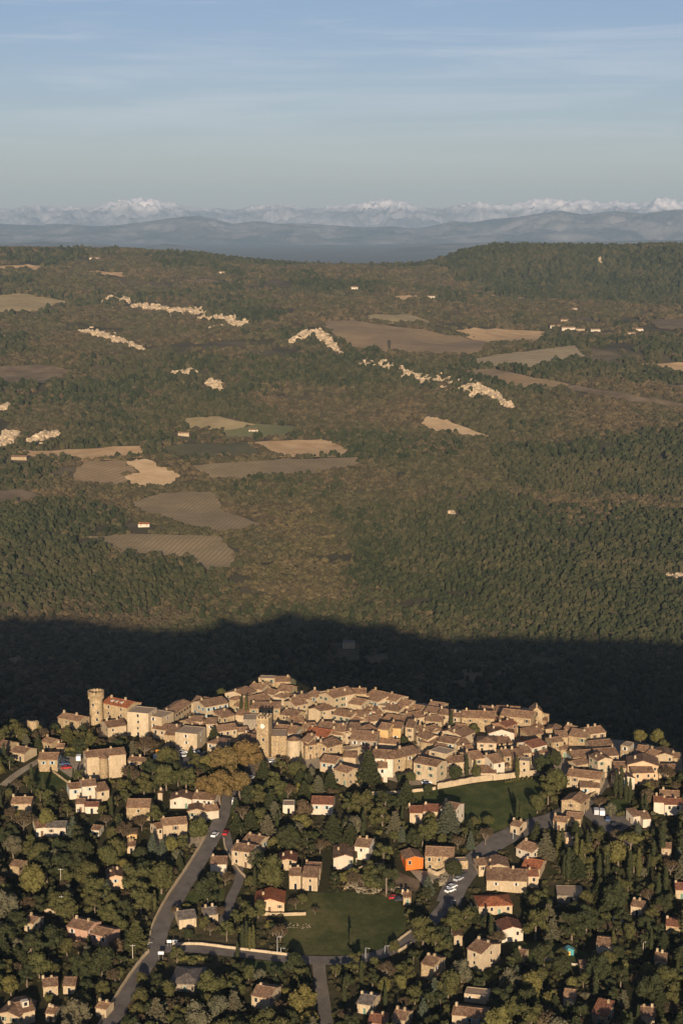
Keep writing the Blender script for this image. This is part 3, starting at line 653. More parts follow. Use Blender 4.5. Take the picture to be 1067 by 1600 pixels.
def house(u1, v1, u2, v2, d, h, roof='a', wall='c', tile='b', win=None, name=None, label=None, cat=None, chim=None, pitch=17, group=None, doors=1, shut=None, wcap=None):
    global HN; HN += 1; rr = random.Random(HN * 77 + int(u1))
    if group: h = h * (.88 if h > 3.2 and cat != 'castle' else 1); d = d * 1.06
    um, vm = (u1 + u2) / 2, (v1 + v2) / 2
    g0 = hit(um, vm, h)[0]
    if g0[1] > np.interp(g0[0], *G_EDGE) + 6 and g0[1] < 1500 : print('OVER EDGE', u1, v1, g0)
    if v1 > 1050 and g0[1] > 1000: print('LOST', u1, v1)
    ze = g0[2]; gz = ze - h
    A = plane_hit(u1, v1, ze); B = plane_hit(u2, v2, ze); e = B - A; w = float(np.hypot(*e)); yaw = math.atan2(e[1], e[0])
    back = np.array([-math.sin(yaw), math.cos(yaw)]); c = (A + B) / 2 + back * d / 2
    gzs = T(np.array([A[0], B[0], c[0], c[0] + back[0] * d / 2]), np.array([A[1], B[1], c[1], c[1] + back[1] * d / 2]))
    root = empty(name or {'f': 'stone_building', 's': 'lean_to_house'}.get(roof, 'village_house'), (c[0], c[1], gz), yaw)
    t = math.tan(R(pitch)); hw, hd = w / 2, d / 2; ov = 0.35; lo = min(0, float(gzs.min()) - gz) - 1.5
    W = MB()
    if roof == 'a':
        W.prism([(-hd, lo), (hd, lo), (hd, h - .03), (0, h + hd * t - .03), (-hd, h - .03)], -hw, hw, 'x')
        rise = hd * t; q = [(-hd - ov, h - ov * t), (0, h + rise), (hd + ov, h - ov * t), (hd + ov, h - ov * t + .22), (0, h + rise + .22), (-hd - ov, h - ov * t + .22)]
        RF = MB(); RF.prism(q, -hw - .22, hw + .22, 'x'); ridge = [(x, 0, h + rise) for x in (-hw * .8, -hw * .3, hw * .35, hw * .8)]
        RF.tube((-hw - .2, 0, h + rise + .2), (hw + .2, 0, h + rise + .2), .16, .16, 5)
    elif roof == 'b':
        rise = hw * t
        W.prism([(-hw, lo), (hw, lo), (hw, h - .03), (0, h + rise - .03), (-hw, h - .03)], -hd, hd, 'y')
        q = [(-hw - ov, h - ov * t), (0, h + rise), (hw + ov, h - ov * t), (hw + ov, h - ov * t + .22), (0, h + rise + .22), (-hw - ov, h - ov * t + .22)]
        RF = MB(); RF.prism(q, -hd - .22, hd + .22, 'y'); ridge = [(-hw * .5, 0, h + rise * .5), (hw * .5, hd * .4, h + rise * .5)]
        RF.tube((0, -hd - .2, h + rise + .2), (0, hd + .2, h + rise + .2), .16, .16, 5)
    elif roof == 's':
        t2 = math.tan(R(min(pitch, 14))); W.prism([(-hd, lo), (hd, lo), (hd, h + d * t2 - .03), (-hd, h - .03)], -hw, hw, 'x')
        q = [(-hd - ov, h - ov * t2), (hd + .15, h + (d + .15) * t2), (hd + .15, h + (d + .15) * t2 + .22), (-hd - ov, h - ov * t2 + .22)]
        RF = MB(); RF.prism(q, -hw - .2, hw + .2, 'x'); rise = d * t2; ridge = [(hw * .6, hd * .6, h + rise * .8)]
    elif roof == 'h':
        W.box(-hw, hw, -hd, hd, lo, h - .03); m = min(hw, hd); rise = m * t; a, b = hw + ov, hd + ov; z = h - ov * t
        rx = max(hw - m, .02); ry = max(hd - m, .02); RF = MB()
        V = [(-a, -b, z), (a, -b, z), (a, b, z), (-a, b, z), (-rx, -ry, h + rise), (rx, -ry if ry > .05 else 0, h + rise), (rx, ry, h + rise), (-rx, ry, h + rise)]
        if hw >= hd:
            V = [(-a, -b, z), (a, -b, z), (a, b, z), (-a, b, z), (-rx, 0, h + rise), (rx, 0, h + rise)]
            F = [(0, 1, 5, 4), (1, 2, 5), (2, 3, 4, 5), (3, 0, 4)]
        else:
            V = [(-a, -b, z), (a, -b, z), (a, b, z), (-a, b, z), (0, -ry, h + rise), (0, ry, h + rise)]
            F = [(0, 1, 4), (1, 2, 5, 4), (2, 3, 5), (3, 0, 4, 5)]
        n = len(V); V2 = [(x, y, zz + .2) for x, y, zz in V] + V[:4]; RF.add(V2, F + [(n, n + 1, 1, 0), (n + 1, n + 2, 2, 1), (n + 2, n + 3, 3, 2), (n + 3, n, 0, 3), (n + 3, n + 2, n + 1, n)])
        ridge = [(0, 0, h + rise), (hw * .4, hd * .3, h + rise * .5)]
    else:   # flat with a parapet
        W.box(-hw, hw, -hd, hd, lo, h - .45)
        for bx in ((-hw, hw, -hd, -hd + .35), (-hw, hw, hd - .35, hd), (-hw, -hw + .35, -hd + .35, hd - .35), (hw - .35, hw, -hd + .35, hd - .35)): W.box(*bx, h - .45, h)
        RF = MB(); RF.box(-hw + .36, hw - .36, -hd + .36, hd - .36, h - .44, h - .12); rise = 0; ridge = []
    wo_ = W.build('wall', WALL[wall], root)
    ro = RF.build('roof' if roof != 'f' else 'terrace', ROOF[tile] if roof != 'f' else M_TERR, root)
    nc = chim if chim is not None else (rr.choice([0, 1, 1, 2]) if ridge else 0)
    for i in range(min(nc, len(ridge))):
        p = ridge[i * 2 % len(ridge)] if len(ridge) > 2 else ridge[i % len(ridge)]
        cb = MB(); hh = rr.uniform(.6, 1.2); cb.box(-.38, .38, -.3, .3, -.8, hh); cb.box(-.46, .46, -.38, .38, hh, hh + .14); cb.box(-.3, .3, -.22, .22, hh + .14, hh + .38)
        co = cb.build('chimney', WALL['c' if rr.random() < .6 else 's'], ro); co.location = (p[0] + rr.uniform(-.6, .6), p[1] + rr.uniform(-.3, .3), p[2])
    # openings on the sides that look towards the valley road
    sh = shut if shut is not None else rr.choice(['n', 'n', 'n', 'b', 'b', 'w', 'u', 'g'])
    cnt = 0
    if win != 0:
        for (L, org, dr, rz) in ((w, (-hw, -hd), (1, 0), 0), (d, (-hw, hd), (0, -1), -math.pi / 2), (d, (hw, -hd), (0, 1), math.pi / 2)):
            nx, ny = math.sin(rz), -math.cos(rz); wx = nx * math.cos(yaw) - ny * math.sin(yaw); wy = nx * math.sin(yaw) + ny * math.cos(yaw)
            to = -c / np.hypot(*c)
            if wx * to[0] + wy * to[1] < 0.12: continue
            ncol = max(1, int((L - 0.9) / (2.7 if win is None else win))); rows = max(1, int(round((h - .4) / 2.9)))
            for r_ in range(rows):
                z = h - 1.35 - 2.85 * r_
                if z < 1.0: continue
                for k in range(ncol):
                    if rr.random() > .74 and not (win and win > 0): continue
                    if wcap and cnt >= wcap: continue
                    s_ = (k + .5) * L / ncol + rr.uniform(-.25, .25)
                    px_ = org[0] + dr[0] * s_; py_ = org[1] + dr[1] * s_; cnt += 1
                    if r_ == rows - 1 and k == ncol // 2 and doors and z < 2.2:
                        put('door', DM[rr.randrange(3)], root, (px_, py_, 0.0), rz); continue
                    o = put('window', WM[sh], root, (px_, py_, z), rz); q = rr.uniform(.8, 1.1); o.scale = (q, 1, q)
    # picture box of the front wall and roof
    cs = []
    for sx in (-hw, hw):
        for sy in (-hd, hd):
            for zz in (1.2, h + rise):
                cs.append((c[0] + sx * math.cos(yaw) - sy * math.sin(yaw), c[1] + sx * math.sin(yaw) + sy * math.cos(yaw), gz + zz))
    cs = np.array(cs); pu, pv = proj(cs[:, 0], cs[:, 1], cs[:, 2]); BOXES.append((pu.min(), pv.min(), pu.max(), pv.max(), c[1] - hd))
    for s_ in np.arange(-hw + 1, hw, 3.5): FOOT.append((c[0] + s_ * math.cos(yaw), c[1] + s_ * math.sin(yaw), d / 2 + 1.2))
    root['category'] = cat or 'house'
    if group: root['group'] = group
    if label: root['label'] = label
    else:
        A_ = w * d; size = 'tiny' if A_ < 28 else 'small' if A_ < 60 else 'mid-sized' if A_ < 105 else 'large'
        rf = {'a': '%s-roofed' % RWORD[tile], 'b': 'gable-fronted %s-roofed' % RWORD[tile], 'h': 'hipped %s-roofed' % RWORD[tile], 's': 'lean-to %s-roofed' % RWORD[tile], 'f': 'flat-topped'}[roof]
        later(root, '%s %s %s %s' % (size, rf, WWORD[wall], 'building' if roof == 'f' else 'house'), (pu.min() + pu.max()) / 2, (pv.min() + pv.max()) / 2)
    root['hinfo'] = (float(w), float(d), float(h)); del root['hinfo']
    return root, (w, d, h, rise, yaw, c, gz)
HS = 'houses packed on the village hilltop'; HL = 'houses among the trees below the village'
# village, back row to front row: u1 v1 u2 v2 depth height roof wall tile
VILLAGE = [
 (270,1117,299,1098,7,6,'a','c','t'),(239,1138,259,1141,8,5,'a','c','b'),(258,1148,275,1149,8,6,'s','s','b'),
 (299,1098,322,1101,10,6,'a','c','b'),(321,1105,357,1098,10,7.5,'a','c','b'),(358,1093,378,1095,9,5,'h','s','t'),(382,1088,400,1080,10,5,'a','c','t'),
 (388,1075,409,1078,8,4,'a','c','t'),(401,1071,415,1073,6,4,'a','s','t'),(388,1100,424,1093,10,4.5,'a','s','t'),(428,1088,444,1091,7,4,'h','c','t'),
 (390,1107,438,1107,9,6,'a','s','b'),(433,1079,452,1081,9,4,'a','s','t'),(438,1116,462,1120,8,5,'a','s','b'),(280,1127,300,1133,8,5,'b','s','t'),
 (299,1127,317,1127,7,6,'a','c','b'),(322,1131,338,1131,8,7,'a','c','b'),(347,1122,367,1117,6,6,'s','s','t'),(368,1117,390,1119,6,3.5,'s','c','t'),
 (380,1124,403,1124,8,6,'f','g','b'),(341,1143,372,1139,8,5,'a','c','t'),(372,1144,388,1143,6,4.5,'a','c','t'),(393,1146,404,1148,6,4,'a','s','b'),
 (375,1156,404,1160,9,5,'a','c','b'),(426,1143,460,1146,10,8,'a','s','t'),(470,1158,482,1160,6,8,'s','c','t'),(477,1165,494,1163,8,7,'a','s','b'),
 (494,1162,512,1168,8,6,'b','s','b'),(511,1167,531,1158,7,6,'a','s','b'),(478,1140,497,1138,8,4,'a','c','t'),(440,1140,462,1143,8,4,'a','s','t'),
 (482,1108,500,1111,9,6,'b','c','b'),(500,1111,526,1107,7,5.5,'a','c','b'),(499,1081,522,1090,11,9,'b','c','t'),(521,1091,540,1086,9,10,'a','c','t'),
 (537,1084,572,1084,8,5,'a','s','t'),(572,1086,618,1096,9,5,'a','c','t'),(545,1099,564,1102,9,7,'a','c','t'),(566,1111,586,1112,8,4.5,'h','w','t'),
 (583,1117,598,1115,6,3.5,'a','c','t'),(575,1092,590,1097,6,5,'s','c','t'),(590,1101,608,1104,6,5,'f','c','b'),(519,1116,547,1121,5,5,'s','c','t'),
 (549,1118,570,1121,5,4.5,'s','c','t'),(548,1128,572,1125,7,3.5,'a','c','t'),(495,1137,523,1140,9,4.5,'a','s','b'),(522,1133,555,1136,6,5,'f','c','b'),
 (514,1146,536,1149,7,5,'a','c','t'),(526,1143,541,1143,6,6,'s','s','t'),(541,1145,558,1146,8,7,'s','c','b'),(560,1152,592,1141,10,6,'a','c','t'),
 (547,1155,587,1158,7,7,'s','g','t'),(541,1172,562,1168,5,4,'f','s','b'),(500,1190,523,1193,9,5,'a','c','t'),(522,1202,543,1208,7,6.5,'a','c','t'),
 (556,1213,565,1215,5,5,'a','s','b'),(536,1183,556,1184,4,4,'s','c','t'),(590,1200,605,1200,5,7,'s','w','t'),(614,1186,633,1182,9,8,'a','s','b'),
 (635,1181,657,1176,10,7,'a','s','b'),(661,1183,683,1186,8,4,'a','c','b'),(683,1158,709,1162,8,6,'a','c','b'),(657,1159,682,1163,9,4,'a','s','b'),
 (633,1136,646,1137,6,9,'s','c','b'),(646,1141,672,1146,8,5,'a','c','b'),(672,1145,690,1140,8,5,'a','c','t'),(690,1143,708,1146,8,6,'b','c','b'),
 (723,1152,742,1143,9,5,'a','c','b'),(700,1155,714,1158,6,6,'f','c','b'),(715,1165,734,1161,8,5,'a','c','b'),(745,1160,775,1161,8,6.5,'h','c','b'),
 (746,1110,770,1112,4,4,'s','c','t'),(774,1112,794,1113,5,4,'s','s','t'),(781,1118,829,1123,10,8,'a','s','t'),(796,1109,810,1110,5,6,'a','w','t'),
 (810,1110,824,1112,5,5,'f','s','b'),(826,1117,840,1121,7,5,'a','s','b'),(778,1127,800,1129,8,6,'a','s','t'),(790,1136,807,1130,7,8,'a','d','r'),
 (765,1128,781,1127,6,6,'s','c','t'),(775,1163,800,1161,6,3.5,'s','s','b'),(826,1150,852,1145,6,3.5,'s','s','t'),(833,1140,850,1137,5,3,'s','s','t'),
 (852,1140,870,1142,7,4.5,'b','s','t'),(840,1125,853,1126,5,3,'a','d','b'),(832,1179,858,1175,5,4,'s','c','t'),(812,1177,830,1176,9,6,'a','s','b'),
 (737,1187,757,1184,10,7,'a','c','t'),(771,1193,788,1190,11,7,'a','w','t'),(787,1182,801,1181,9,6,'a','s','b'),(802,1183,818,1182,10,7,'a','s','b'),
 (811,1188,827,1189,5,8,'f','c','b'),(700,1192,727,1190,8,5.5,'a','c','b'),(749,1208,775,1208,5,3.5,'s','c','b'),(862,1160,880,1158,6,7,'a','s','b'),
 (888,1150,915,1153,6,5,'s','s','t'),(868,1152,887,1152,5,5,'s','s','t'),(895,1184,927,1182,9,4.5,'a','s','b'),(875,1171,888,1171,6,4,'a','s','b'),
 (901,1196,922,1192,6,4,'a','c','b'),(923,1166,957,1163,7,4,'a','c','b'),(932,1182,966,1180,10,5,'a','c','b'),(969,1164,982,1166,6,8,'f','s','b'),
 (934,1189,956,1186,7,9,'b','c','b'),(954,1200,978,1200,8,4.5,'a','c','b'),(988,1208,1021,1207,7,6,'a','p','b'),
 (967,1218,991,1216,8,6,'b','w','b','u'),(994,1172,1012,1174,7,4.5,'a','s','t'),(1007,1178,1022,1182,8,5,'a','s','t'),(1022,1181,1053,1182,9,5,'b','c','b'),
 (1051,1184,1063,1184,6,4.5,'a','s','b'),(1010,1193,1028,1193,7,4,'a','s','b'),(1029,1203,1057,1203,7,4,'a','s','b'),(450,1096,470,1100,8,5,'a','c','t'),
 (462,1103,480,1099,8,6,'a','c','t'),(598,1124,630,1129,8,5,'a','s','t'),(618,1110,640,1113,8,4,'a','c','t'),(600,1108,622,1112,8,5,'a','c','b'),
 (622,1101,638,1103,8,6,'a','c','t'),(639,1108,657,1110,7,4,'a','c','t'),(640,1124,664,1120,9,5,'a','c','t'),(662,1112,684,1115,8,5,'a','c','b'),
 (664,1126,690,1128,8,5,'a','s','b'),(685,1116,704,1118,8,7,'a','c','b'),(704,1119,717,1121,6,7,'a','c','b'),(650,1149,668,1156,7,5,'a','c','b'),
 (668,1103,690,1106,7,3.5,'a','s','t'),(455,1130,476,1128,8,4.5,'a','c','t'),(576,1128,600,1124,7,4,'a','c','t'),(455,1089,475,1093,7,5,'h','c','t'),
 (480,1084,495,1090,7,5,'a','c','t'),(710,1139,726,1140,7,5,'a','s','t'),(412,1082,428,1086,7,4,'a','c','t'),(366,1103,386,1106,7,5,'a','s','t'),
 (604,1141,612,1141,4,5,'s','s','t'),(726,1172,740,1171,6,5,'a','c','t'),(300,1142,322,1140,7,4,'a','s','b'),(880,1139,893,1141,6,4,'a','s','t'),
 (606,1162,622,1163,6,4,'a','c','t'),(570,1173,584,1170,6,4,'a','c','b'),(676,1170,692,1172,7,5,'a','c','b'),
]
for q in VILLAGE:
    house(*q[:9], shut=(q[9] if len(q) > 9 else None), group=HS)
K = dict(group=HS)
# named buildings of the village
cw_, cwi = house(160,1098,199,1106,9,9,'a','s','R',win=5,label='tall stone castle wing under a red roof right of the round tower',name='castle_wing',cat='castle',**K)
for dx_ in (-3.2, -.6, 2.4):
    b = MB(); b.box(dx_ - .45, dx_ + .45, -3.4, -1.6, cwi[2] + .3, cwi[2] + 1.5); b.box(dx_ - .25, dx_ + .25, -3.46, -3.4, cwi[2] + .6, cwi[2] + 1.3, 1); b.build('dormer', [WALL['w'], M_DARK], cw_)
house(169,1137,198,1133,9,5,'a','c','b',label='cream house under a brown roof at the foot of the castle wing',**K)
house(199,1112,232,1115,9,11,'f','c','b',win=7,label='high blank cream castle block right of the red-roofed wing',name='castle_block',cat='castle',chim=0,**K)
house(228,1117,253,1121,9,9,'f','c','t',win=7,label='lower cream castle block right of the highest castle block',name='castle_block',cat='castle',**K)
house(274,1144,308,1147,10,9,'f','c','b',win=9,label='big blank walled building above the parked cars',name='stone_building',cat='building',**K)
house(324,1160,345,1163,8,7,'h','c','b',shut='w',label='hipped cream house with pale shutters left of the plane trees',**K)
house(404,1059,430,1060,5,5,'f','s','b',label='ruined stone building on the very top of the village',name='ruined_building',cat='ruin')
house(431,1066,455,1065,5,3.5,'s','s','t',label='low ruined wing with a sloping top right of the hilltop ruin',name='ruined_building',cat='ruin')
house(477,1147,510,1152,10,4.5,'a','c','R',label='house under the patched orange-red roof right of the church',**K)
house(590,1139,606,1141,9,9,'a','o','t',label='left of the two ochre yellow houses in the middle of the village',**K)
house(609,1137,626,1138,8,8,'a','o','b',label='right of the two ochre yellow houses in the middle of the village',**K)
hr_, hi_ = house(588,1160,610,1162,7,4,'a','c','t',win=0,label='low cream garage house with a red door below the ochre houses',**K)
put('garage_door', door_mesh(M_DOOR), hr_, (1.0, -3.5, 0), 0).scale = (2.2, 1, 1)
house(580,1184,614,1186,11,9,'a','w','b',win=5,label='large white house with a wide brown roof right of the giant cedar',**K)
house(670,1172,697,1178,7,8,'f','c','b',shut='b',label='tall flat-topped house with brown shutters behind the pale cube house',**K)
house(646,1191,682,1198,8,8.5,'a','c','b',win=4,label='pale cube-like house standing right above the field wall',**K)
house(721,1121,772,1123,10,8,'a','s','t',win=4.5,label='long manor with two rows of windows at the back of the village',name='manor_house',**K)
house(763,1146,803,1146,9,6,'b','w','b',label='white gabled house left of the brown stone house near the chapel',**K)
house(831,1169,854,1163,9,6.5,'a','w','r',label='bright white terrace house under a reddish roof',**K)
house(922,1147,946,1144,9,5,'a','c','t',chim=2,label='cream house with twin tall chimneys on the right hilltop',**K)
house(980,1195,1028,1197,10,7,'b','p','b',label='large peach gabled house right of the village',**K)
house(885,1212,937,1218,9,6,'a','c','t',shut='b',win=5,label='long cream house with brown shutters above the stone barn',**K)
house(906,1230,936,1231,4,4,'s','c','b',label='lean-to porch house in front of the brown-shuttered house',**K)
# ------------------------------------------------------------------ houses below the village
LOWER = [
 (-6,1165,8,1168,8,4,'a','s','b'),(17,1174,38,1178,8,4,'a','c','b'),(91,1121,124,1127,7,6,'a','s','t'),(65,1158,81,1162,6,4,'a','s','t'),
 (60,1187,90,1187,9,6,'a','s','t'),(89,1168,100,1168,5,3,'a','s','t'),(200,1188,222,1190,5,4,'a','s','b'),
 (18,1256,49,1256,8,4,'a','c','t'),(57,1294,75,1292,9,4,'a','w','b'),(73,1293,103,1293,7,4,'a','w','g'),
 (193,1303,214,1303,6,4,'a','o','b'),(246,1295,256,1293,6,5,'a','c','b'),(247,1240,254,1240,5,3.5,'b','c','b'),(266,1250,300,1250,8,4,'b','w','b'),
 (301,1248,335,1250,8,5,'a','w','b'),(293,1268,322,1268,9,4,'b','c','b'),(322,1268,342,1266,7,4,'a','w','t'),(377,1316,403,1321,10,5,'a','c','b'),
 (362,1328,392,1332,8,7,'a','c','b'),(477,1356,500,1357,6,5,'a','s','b'),(486,1256,520,1257,9,5,'a','w','r'),(442,1258,460,1258,6,4,'f','w','b'),
 (452,1368,470,1368,8,6,'a','c','b'),(472,1370,496,1371,6,6,'s','c','b'),(640,1270,660,1270,8,5,'a','c','r'),(661,1267,685,1268,8,5,'a','c','r'),
 (688,1262,711,1266,8,9,'a','w','b'),(664,1337,708,1339,10,6,'a','s','t'),(708,1346,731,1345,4,4,'f','s','b'),
 (761,1355,795,1355,9,5,'b','c','t'),(815,1354,843,1358,9,4,'a','c','R'),(748,1352,760,1351,7,5,'a','c','b'),(825,1369,841,1369,7,5,'a','c','r'),
 (797,1289,811,1292,6,4,'a','c','b'),(280,1437,307,1434,8,4,'a','c','g'),(320,1430,341,1428,7,3.5,'a','c','g'),
 (68,1542,91,1540,7,4,'a','c','b'),(99,1540,118,1540,7,3,'a','c','b'),(393,1555,421,1560,9,5,'a','c','b'),(558,1567,580,1571,8,4,'a','c','g'),
 (709,1463,722,1463,6,4,'b','c','b'),(725,1552,763,1556,5,3,'f','c','b'),(706,1585,760,1591,7,5,'a','c','b'),(575,1597,600,1600,7,4,'a','c','r'),
 (924,1583,948,1588,7,4,'s','c','r'),(1055,1390,1075,1391,7,4,'a','c','r'),(1033,1325,1048,1326,6,4,'a','c','b'),
 (864,1283,884,1285,6,4,'a','c','t'),(884,1278,907,1280,7,4,'a','s','t'),(1038,1257,1066,1257,7,5,'a','w','r'),(1030,1242,1060,1244,6,4,'a','w','t'),
 (989,1276,1002,1274,5,4,'s','w','b'),(1004,1280,1017,1279,5,4,'s','w','b'),(884,1309,900,1307,5,4,'f','p','b'),(57,1120,60,1120,3,3,'f','s','b'),
 (906,1510,916,1510,5,3,'a','s','b'),(807,1491,818,1493,5,3.5,'a','c','b'),(72,1583,86,1584,5,3,'a','c','b'),(143,1296,155,1297,5,3.5,'a','w','b'),(199,1322,211,1322,5,3,'a','c','b'),(38,1440,52,1443,6,4,'a','c','b'),(985,1415,1003,1418,6,4,'a','c','b'),(1040,1446,1062,1448,7,4,'a','s','r'),(150,1574,166,1577,5,3.5,'a','c','t'),(16,1352,30,1354,6,4,'a','s','b'),(612,1590,632,1594,7,4,'a','c','b'),(880,1556,896,1558,6,4,'a','c','t'),(1000,1586,1022,1588,7,4,'a','c','b'),(1022,1500,1040,1502,7,4,'a','c','b'),(630,1402,642,1402,5,3,'a','s','b'),
]
for q in LOWER:
    if q[0] == 57 and q[1] == 1120: continue
    house(*q[:9], group=HL)
K = dict(group=HL)
hall, hi = house(136,1184,197,1178,9,10,'a','c','b',win=8,label='large stone hall with a round stair turret on its front',name='stone_hall',cat='hall')
tb = MB(); tb.tube((-1.2, -hi[1] / 2 - .6, -2), (-1.2, -hi[1] / 2 - .6, 9.6), 1.9, 1.8, 14); tb.build('stair_turret', WALL['s'], hall, True)
tb = MB(); tb.tube((-1.2, -hi[1] / 2 - .6, 9.6), (-1.2, -hi[1] / 2 - .6, 11.1), 2.2, .2, 14); tb.build('turret_roof', ROOF['b'], hall)
house(109,1233,129,1231,7,5,'a','w','b',label='left low wing of the three-part white villa',shut='u',**K)
house(129,1229,151,1227,8,7,'a','w','b',chim=2,label='tallest middle part of the three-part white villa',shut='u',**K)
house(152,1237,171,1234,10,5,'a','c','b',label='right brown-roofed wing of the three-part white villa',**K)
house(119,1256,132,1256,6,4,'a','w','b',label='little white pool house left below the three-part villa',**K)
house(133,1260,154,1260,5,3,'a','w','r',label='low white shed with reddish roof below the three-part villa',**K)
house(198,1262,234,1262,10,6,'a','s','t',label='square stone farm block with a blank front behind a bare tree',win=9,**K)
house(255,1290,293,1287,8,7.5,'a','c','t',win=5,shut='b',label='big cream roadside house with brown doors left of the road',**K)
house(329,1350,354,1350,8,5,'a','w','b',label='little white house in the fork of the two roads',**K)
house(435,1346,463,1346,8,4,'b','c','r',label='small hut with a bright red gabled roof',**K)
house(521,1341,557,1341,12,5,'b','w','b',shut='g',label='gabled front part of the white twin-gable house',**K)
house(554,1322,576,1324,9,6,'a','w','b',chim=2,label='rear part of the white twin-gable house',**K)
house(634,1343,661,1341,8,4.8,'b','O','t',label='bright orange house beside the building plot',shut='n',**K)
house(760,1375,823,1377,12,5,'a','c','b',win=5,chim=2,label='long farmhouse with one wide brown tiled roof',name='farmhouse',**K)
house(806,1324,831,1332,9,4.5,'a','w','t',label='white villa beside the right-hand road, skylight in its roof',**K)
house(399,1411,444,1411,10,4,'b','p','R',label='peach bungalow with a broad red gabled roof',shut='b',**K)
house(105,1447,137,1454,8,6,'a','k','b',label='left, taller of the two pink houses',shut='w',**K)
house(142,1458,169,1464,7,5,'a','k','b',label='right, lower of the two pink houses',shut='w',**K)
house(-4,1584,30,1589,11,5,'b','c','b',label='cream gable of the dormer house in the bottom left corner',**K)
dr, dh = house(32,1583,55,1578,9,5,'a','c','b',label='brown-roofed wing with a white dormer in the bottom left corner',**K)
dm = MB(); dm.box(-1.1, 1.1, -3.0, -1.0, 5.0, 7.1); dm.box(-.5, .5, -3.06, -3.0, 5.6, 6.8, 1); dm.build('dormer', [WALL['w'], M_DARK], dr)
house(169,1372,193,1370,8,5.5,'b','p','b',shut='u',win=4,label='peach house with pale blue shutters among the left trees',**K)
house(266,1536,312,1538,12,3,'h','g','g',label='dark hipped bungalow in shade below the junction',**K)
house(658,1505,677,1510,8,6,'a','s','b',label='small square stone house between trees near the bottom',**K)
house(730,1482,752,1490,10,7.5,'a','c','b',win=6,chim=2,label='tall cream gabled house with a terrace near the bottom',**K)
house(748,1416,800,1414,9,4,'h','c','R',label='villa under a red hipped roof',**K)
house(784,1454,817,1452,8,5,'b','w','r',label='white gabled house with a half red roof right of centre bottom',**K)
house(931,1477,958,1480,8,4,'a','w','b',shut='b',label='low white house with a brown roof among the lower right trees',**K)
house(870,1399,912,1400,10,3,'f','g','b',win=5,label='flat grey-roofed shed with white trim',name='flat_roofed_shed',cat='shed')
house(877,1251,907,1256,10,6,'b','s','t',win=9,label='lone stone barn at the right end of the green field',name='stone_barn',cat='barn')
house(1021,1253,1039,1254,7,5.5,'a','w','r',label='white modern house at the right edge, left half',shut='n',**K)
# turquoise playhouse
w0 = hit(888, 1490, 0)[0]; ph = empty('playhouse', tuple(w0)); b = MB(); b.prism([(-1.6, -.3), (1.6, -.3), (1.6, 1.7), (0, 2.5), (-1.6, 1.7)], -1.2, 1.2, 'y'); b.build('wall', plain('turquoise_paint', (0.06, 0.25, 0.27)), ph)
b = MB(); b.prism([(-1.9, 1.56), (0, 2.52), (1.9, 1.56), (1.9, 1.66), (0, 2.62), (-1.9, 1.66)], -1.4, 1.4, 'y'); b.build('roof', plain('pale_turquoise_paint', (0.12, 0.3, 0.31)), ph)
b = MB(); b.box(-.4, .4, -1.26, -1.19, -.1, 1.3); b.build('door', plain('yellow_paint', (0.7, 0.42, 0.08)), ph)
tag(ph, 'small turquoise playhouse with a yellow door on the shaded lawn', 'playhouse')

# ------------------------------------------------------------------ castle tower, clock tower, church, chapel
def ring(mb, r0, r1, z0, z1, k=24, m=0, a0=0, a1=2 * math.pi):
    seg = [a0 + (a1 - a0) * i / k for i in range(k + 1)]
    for i in range(k):
        a, b_ = seg[i], seg[i + 1]; v = []
        for z in (z0, z1):
            for r, t in ((r0, a), (r1, a), (r1, b_), (r0, b_)): v.append((r * math.cos(t), r * math.sin(t), z))
        mb.add(v, [(3, 2, 1, 0), (4, 5, 6, 7), (0, 1, 5, 4), (1, 2, 6, 5), (2, 3, 7, 6), (3, 0, 4, 7)], m)
g = hit(150, 1134, 0)[0]; ct = empty('castle_tower', (g[0], g[1] + 3, g[2]))
b = MB(); b.tube((0, 0, -3), (0, 0, 12.6), 3.1, 2.9, 28); b.tube((0, 0, 12.6), (0, 0, 13.6), 2.9, 3.5, 28); b.build('shaft', WALL['s'], ct, False)
b = MB(); ring(b, 3.0, 3.62, 13.62, 15.0, 28); 
for i in range(14): a = i * 2 * math.pi / 14; ring(b, 3.0, 3.62, 15.0, 15.35, 1, 0, a, a + .3)
b.build('parapet', WALL['s'], ct)
for i in range(22):
    a = i * 2 * math.pi / 22; b = MB(); b.box(-.2, .2, -.35, .1, 11.4, 12.9); o = b.build('corbel', WALL['s'], ct); o.location = (3.15 * math.cos(a), 3.15 * math.sin(a), .5); o.rotation_euler = (0, 0, a + math.pi / 2)
for a, z in ((-1.2, 6.0), (-1.9, 9.5), (-1.35, 2.8)): put('window', WM['n'], ct, (2.98 * math.cos(a), 2.98 * math.sin(a), z), a + math.pi / 2)
tag(ct, 'round stone castle tower with a corbelled crown at the left end', 'tower'); FOOT.append((g[0], g[1], 5)); BOXES.append((136, 1072, 164, 1135, g[1] - 3))
g = hit(413, 1121, 17)[0]; kt = empty('clock_tower', (g[0], g[1], g[2] - 17), R(-14)); TT = 2.6
b = MB(); b.box(-TT, TT, -TT, TT, -3, 16.2); b.box(-TT - .15, TT + .15, -TT - .15, TT + .15, 11.6, 11.9); b.build('shaft', WALL['s'], kt)
b = MB()
for bx in ((-TT - .1, TT + .1, -TT - .1, -TT + .4), (-TT - .1, TT + .1, TT - .4, TT + .1), (-TT - .1, -TT + .4, -TT + .4, TT - .4), (TT - .4, TT + .1, -TT + .4, TT - .4)): b.box(*bx, 16.2, 17.3)
for i in range(4):
    for s_ in (-1, 1):
        x = -TT + .35 + i * (2 * TT - .7) / 3
        b.box(x - .38, x + .38, s_ * TT - .25, s_ * TT + .25, 17.3, 18.2)
        if 0 < i < 3: b.box(s_ * TT - .25, s_ * TT + .25, x - .38, x + .38, 17.3, 18.2)
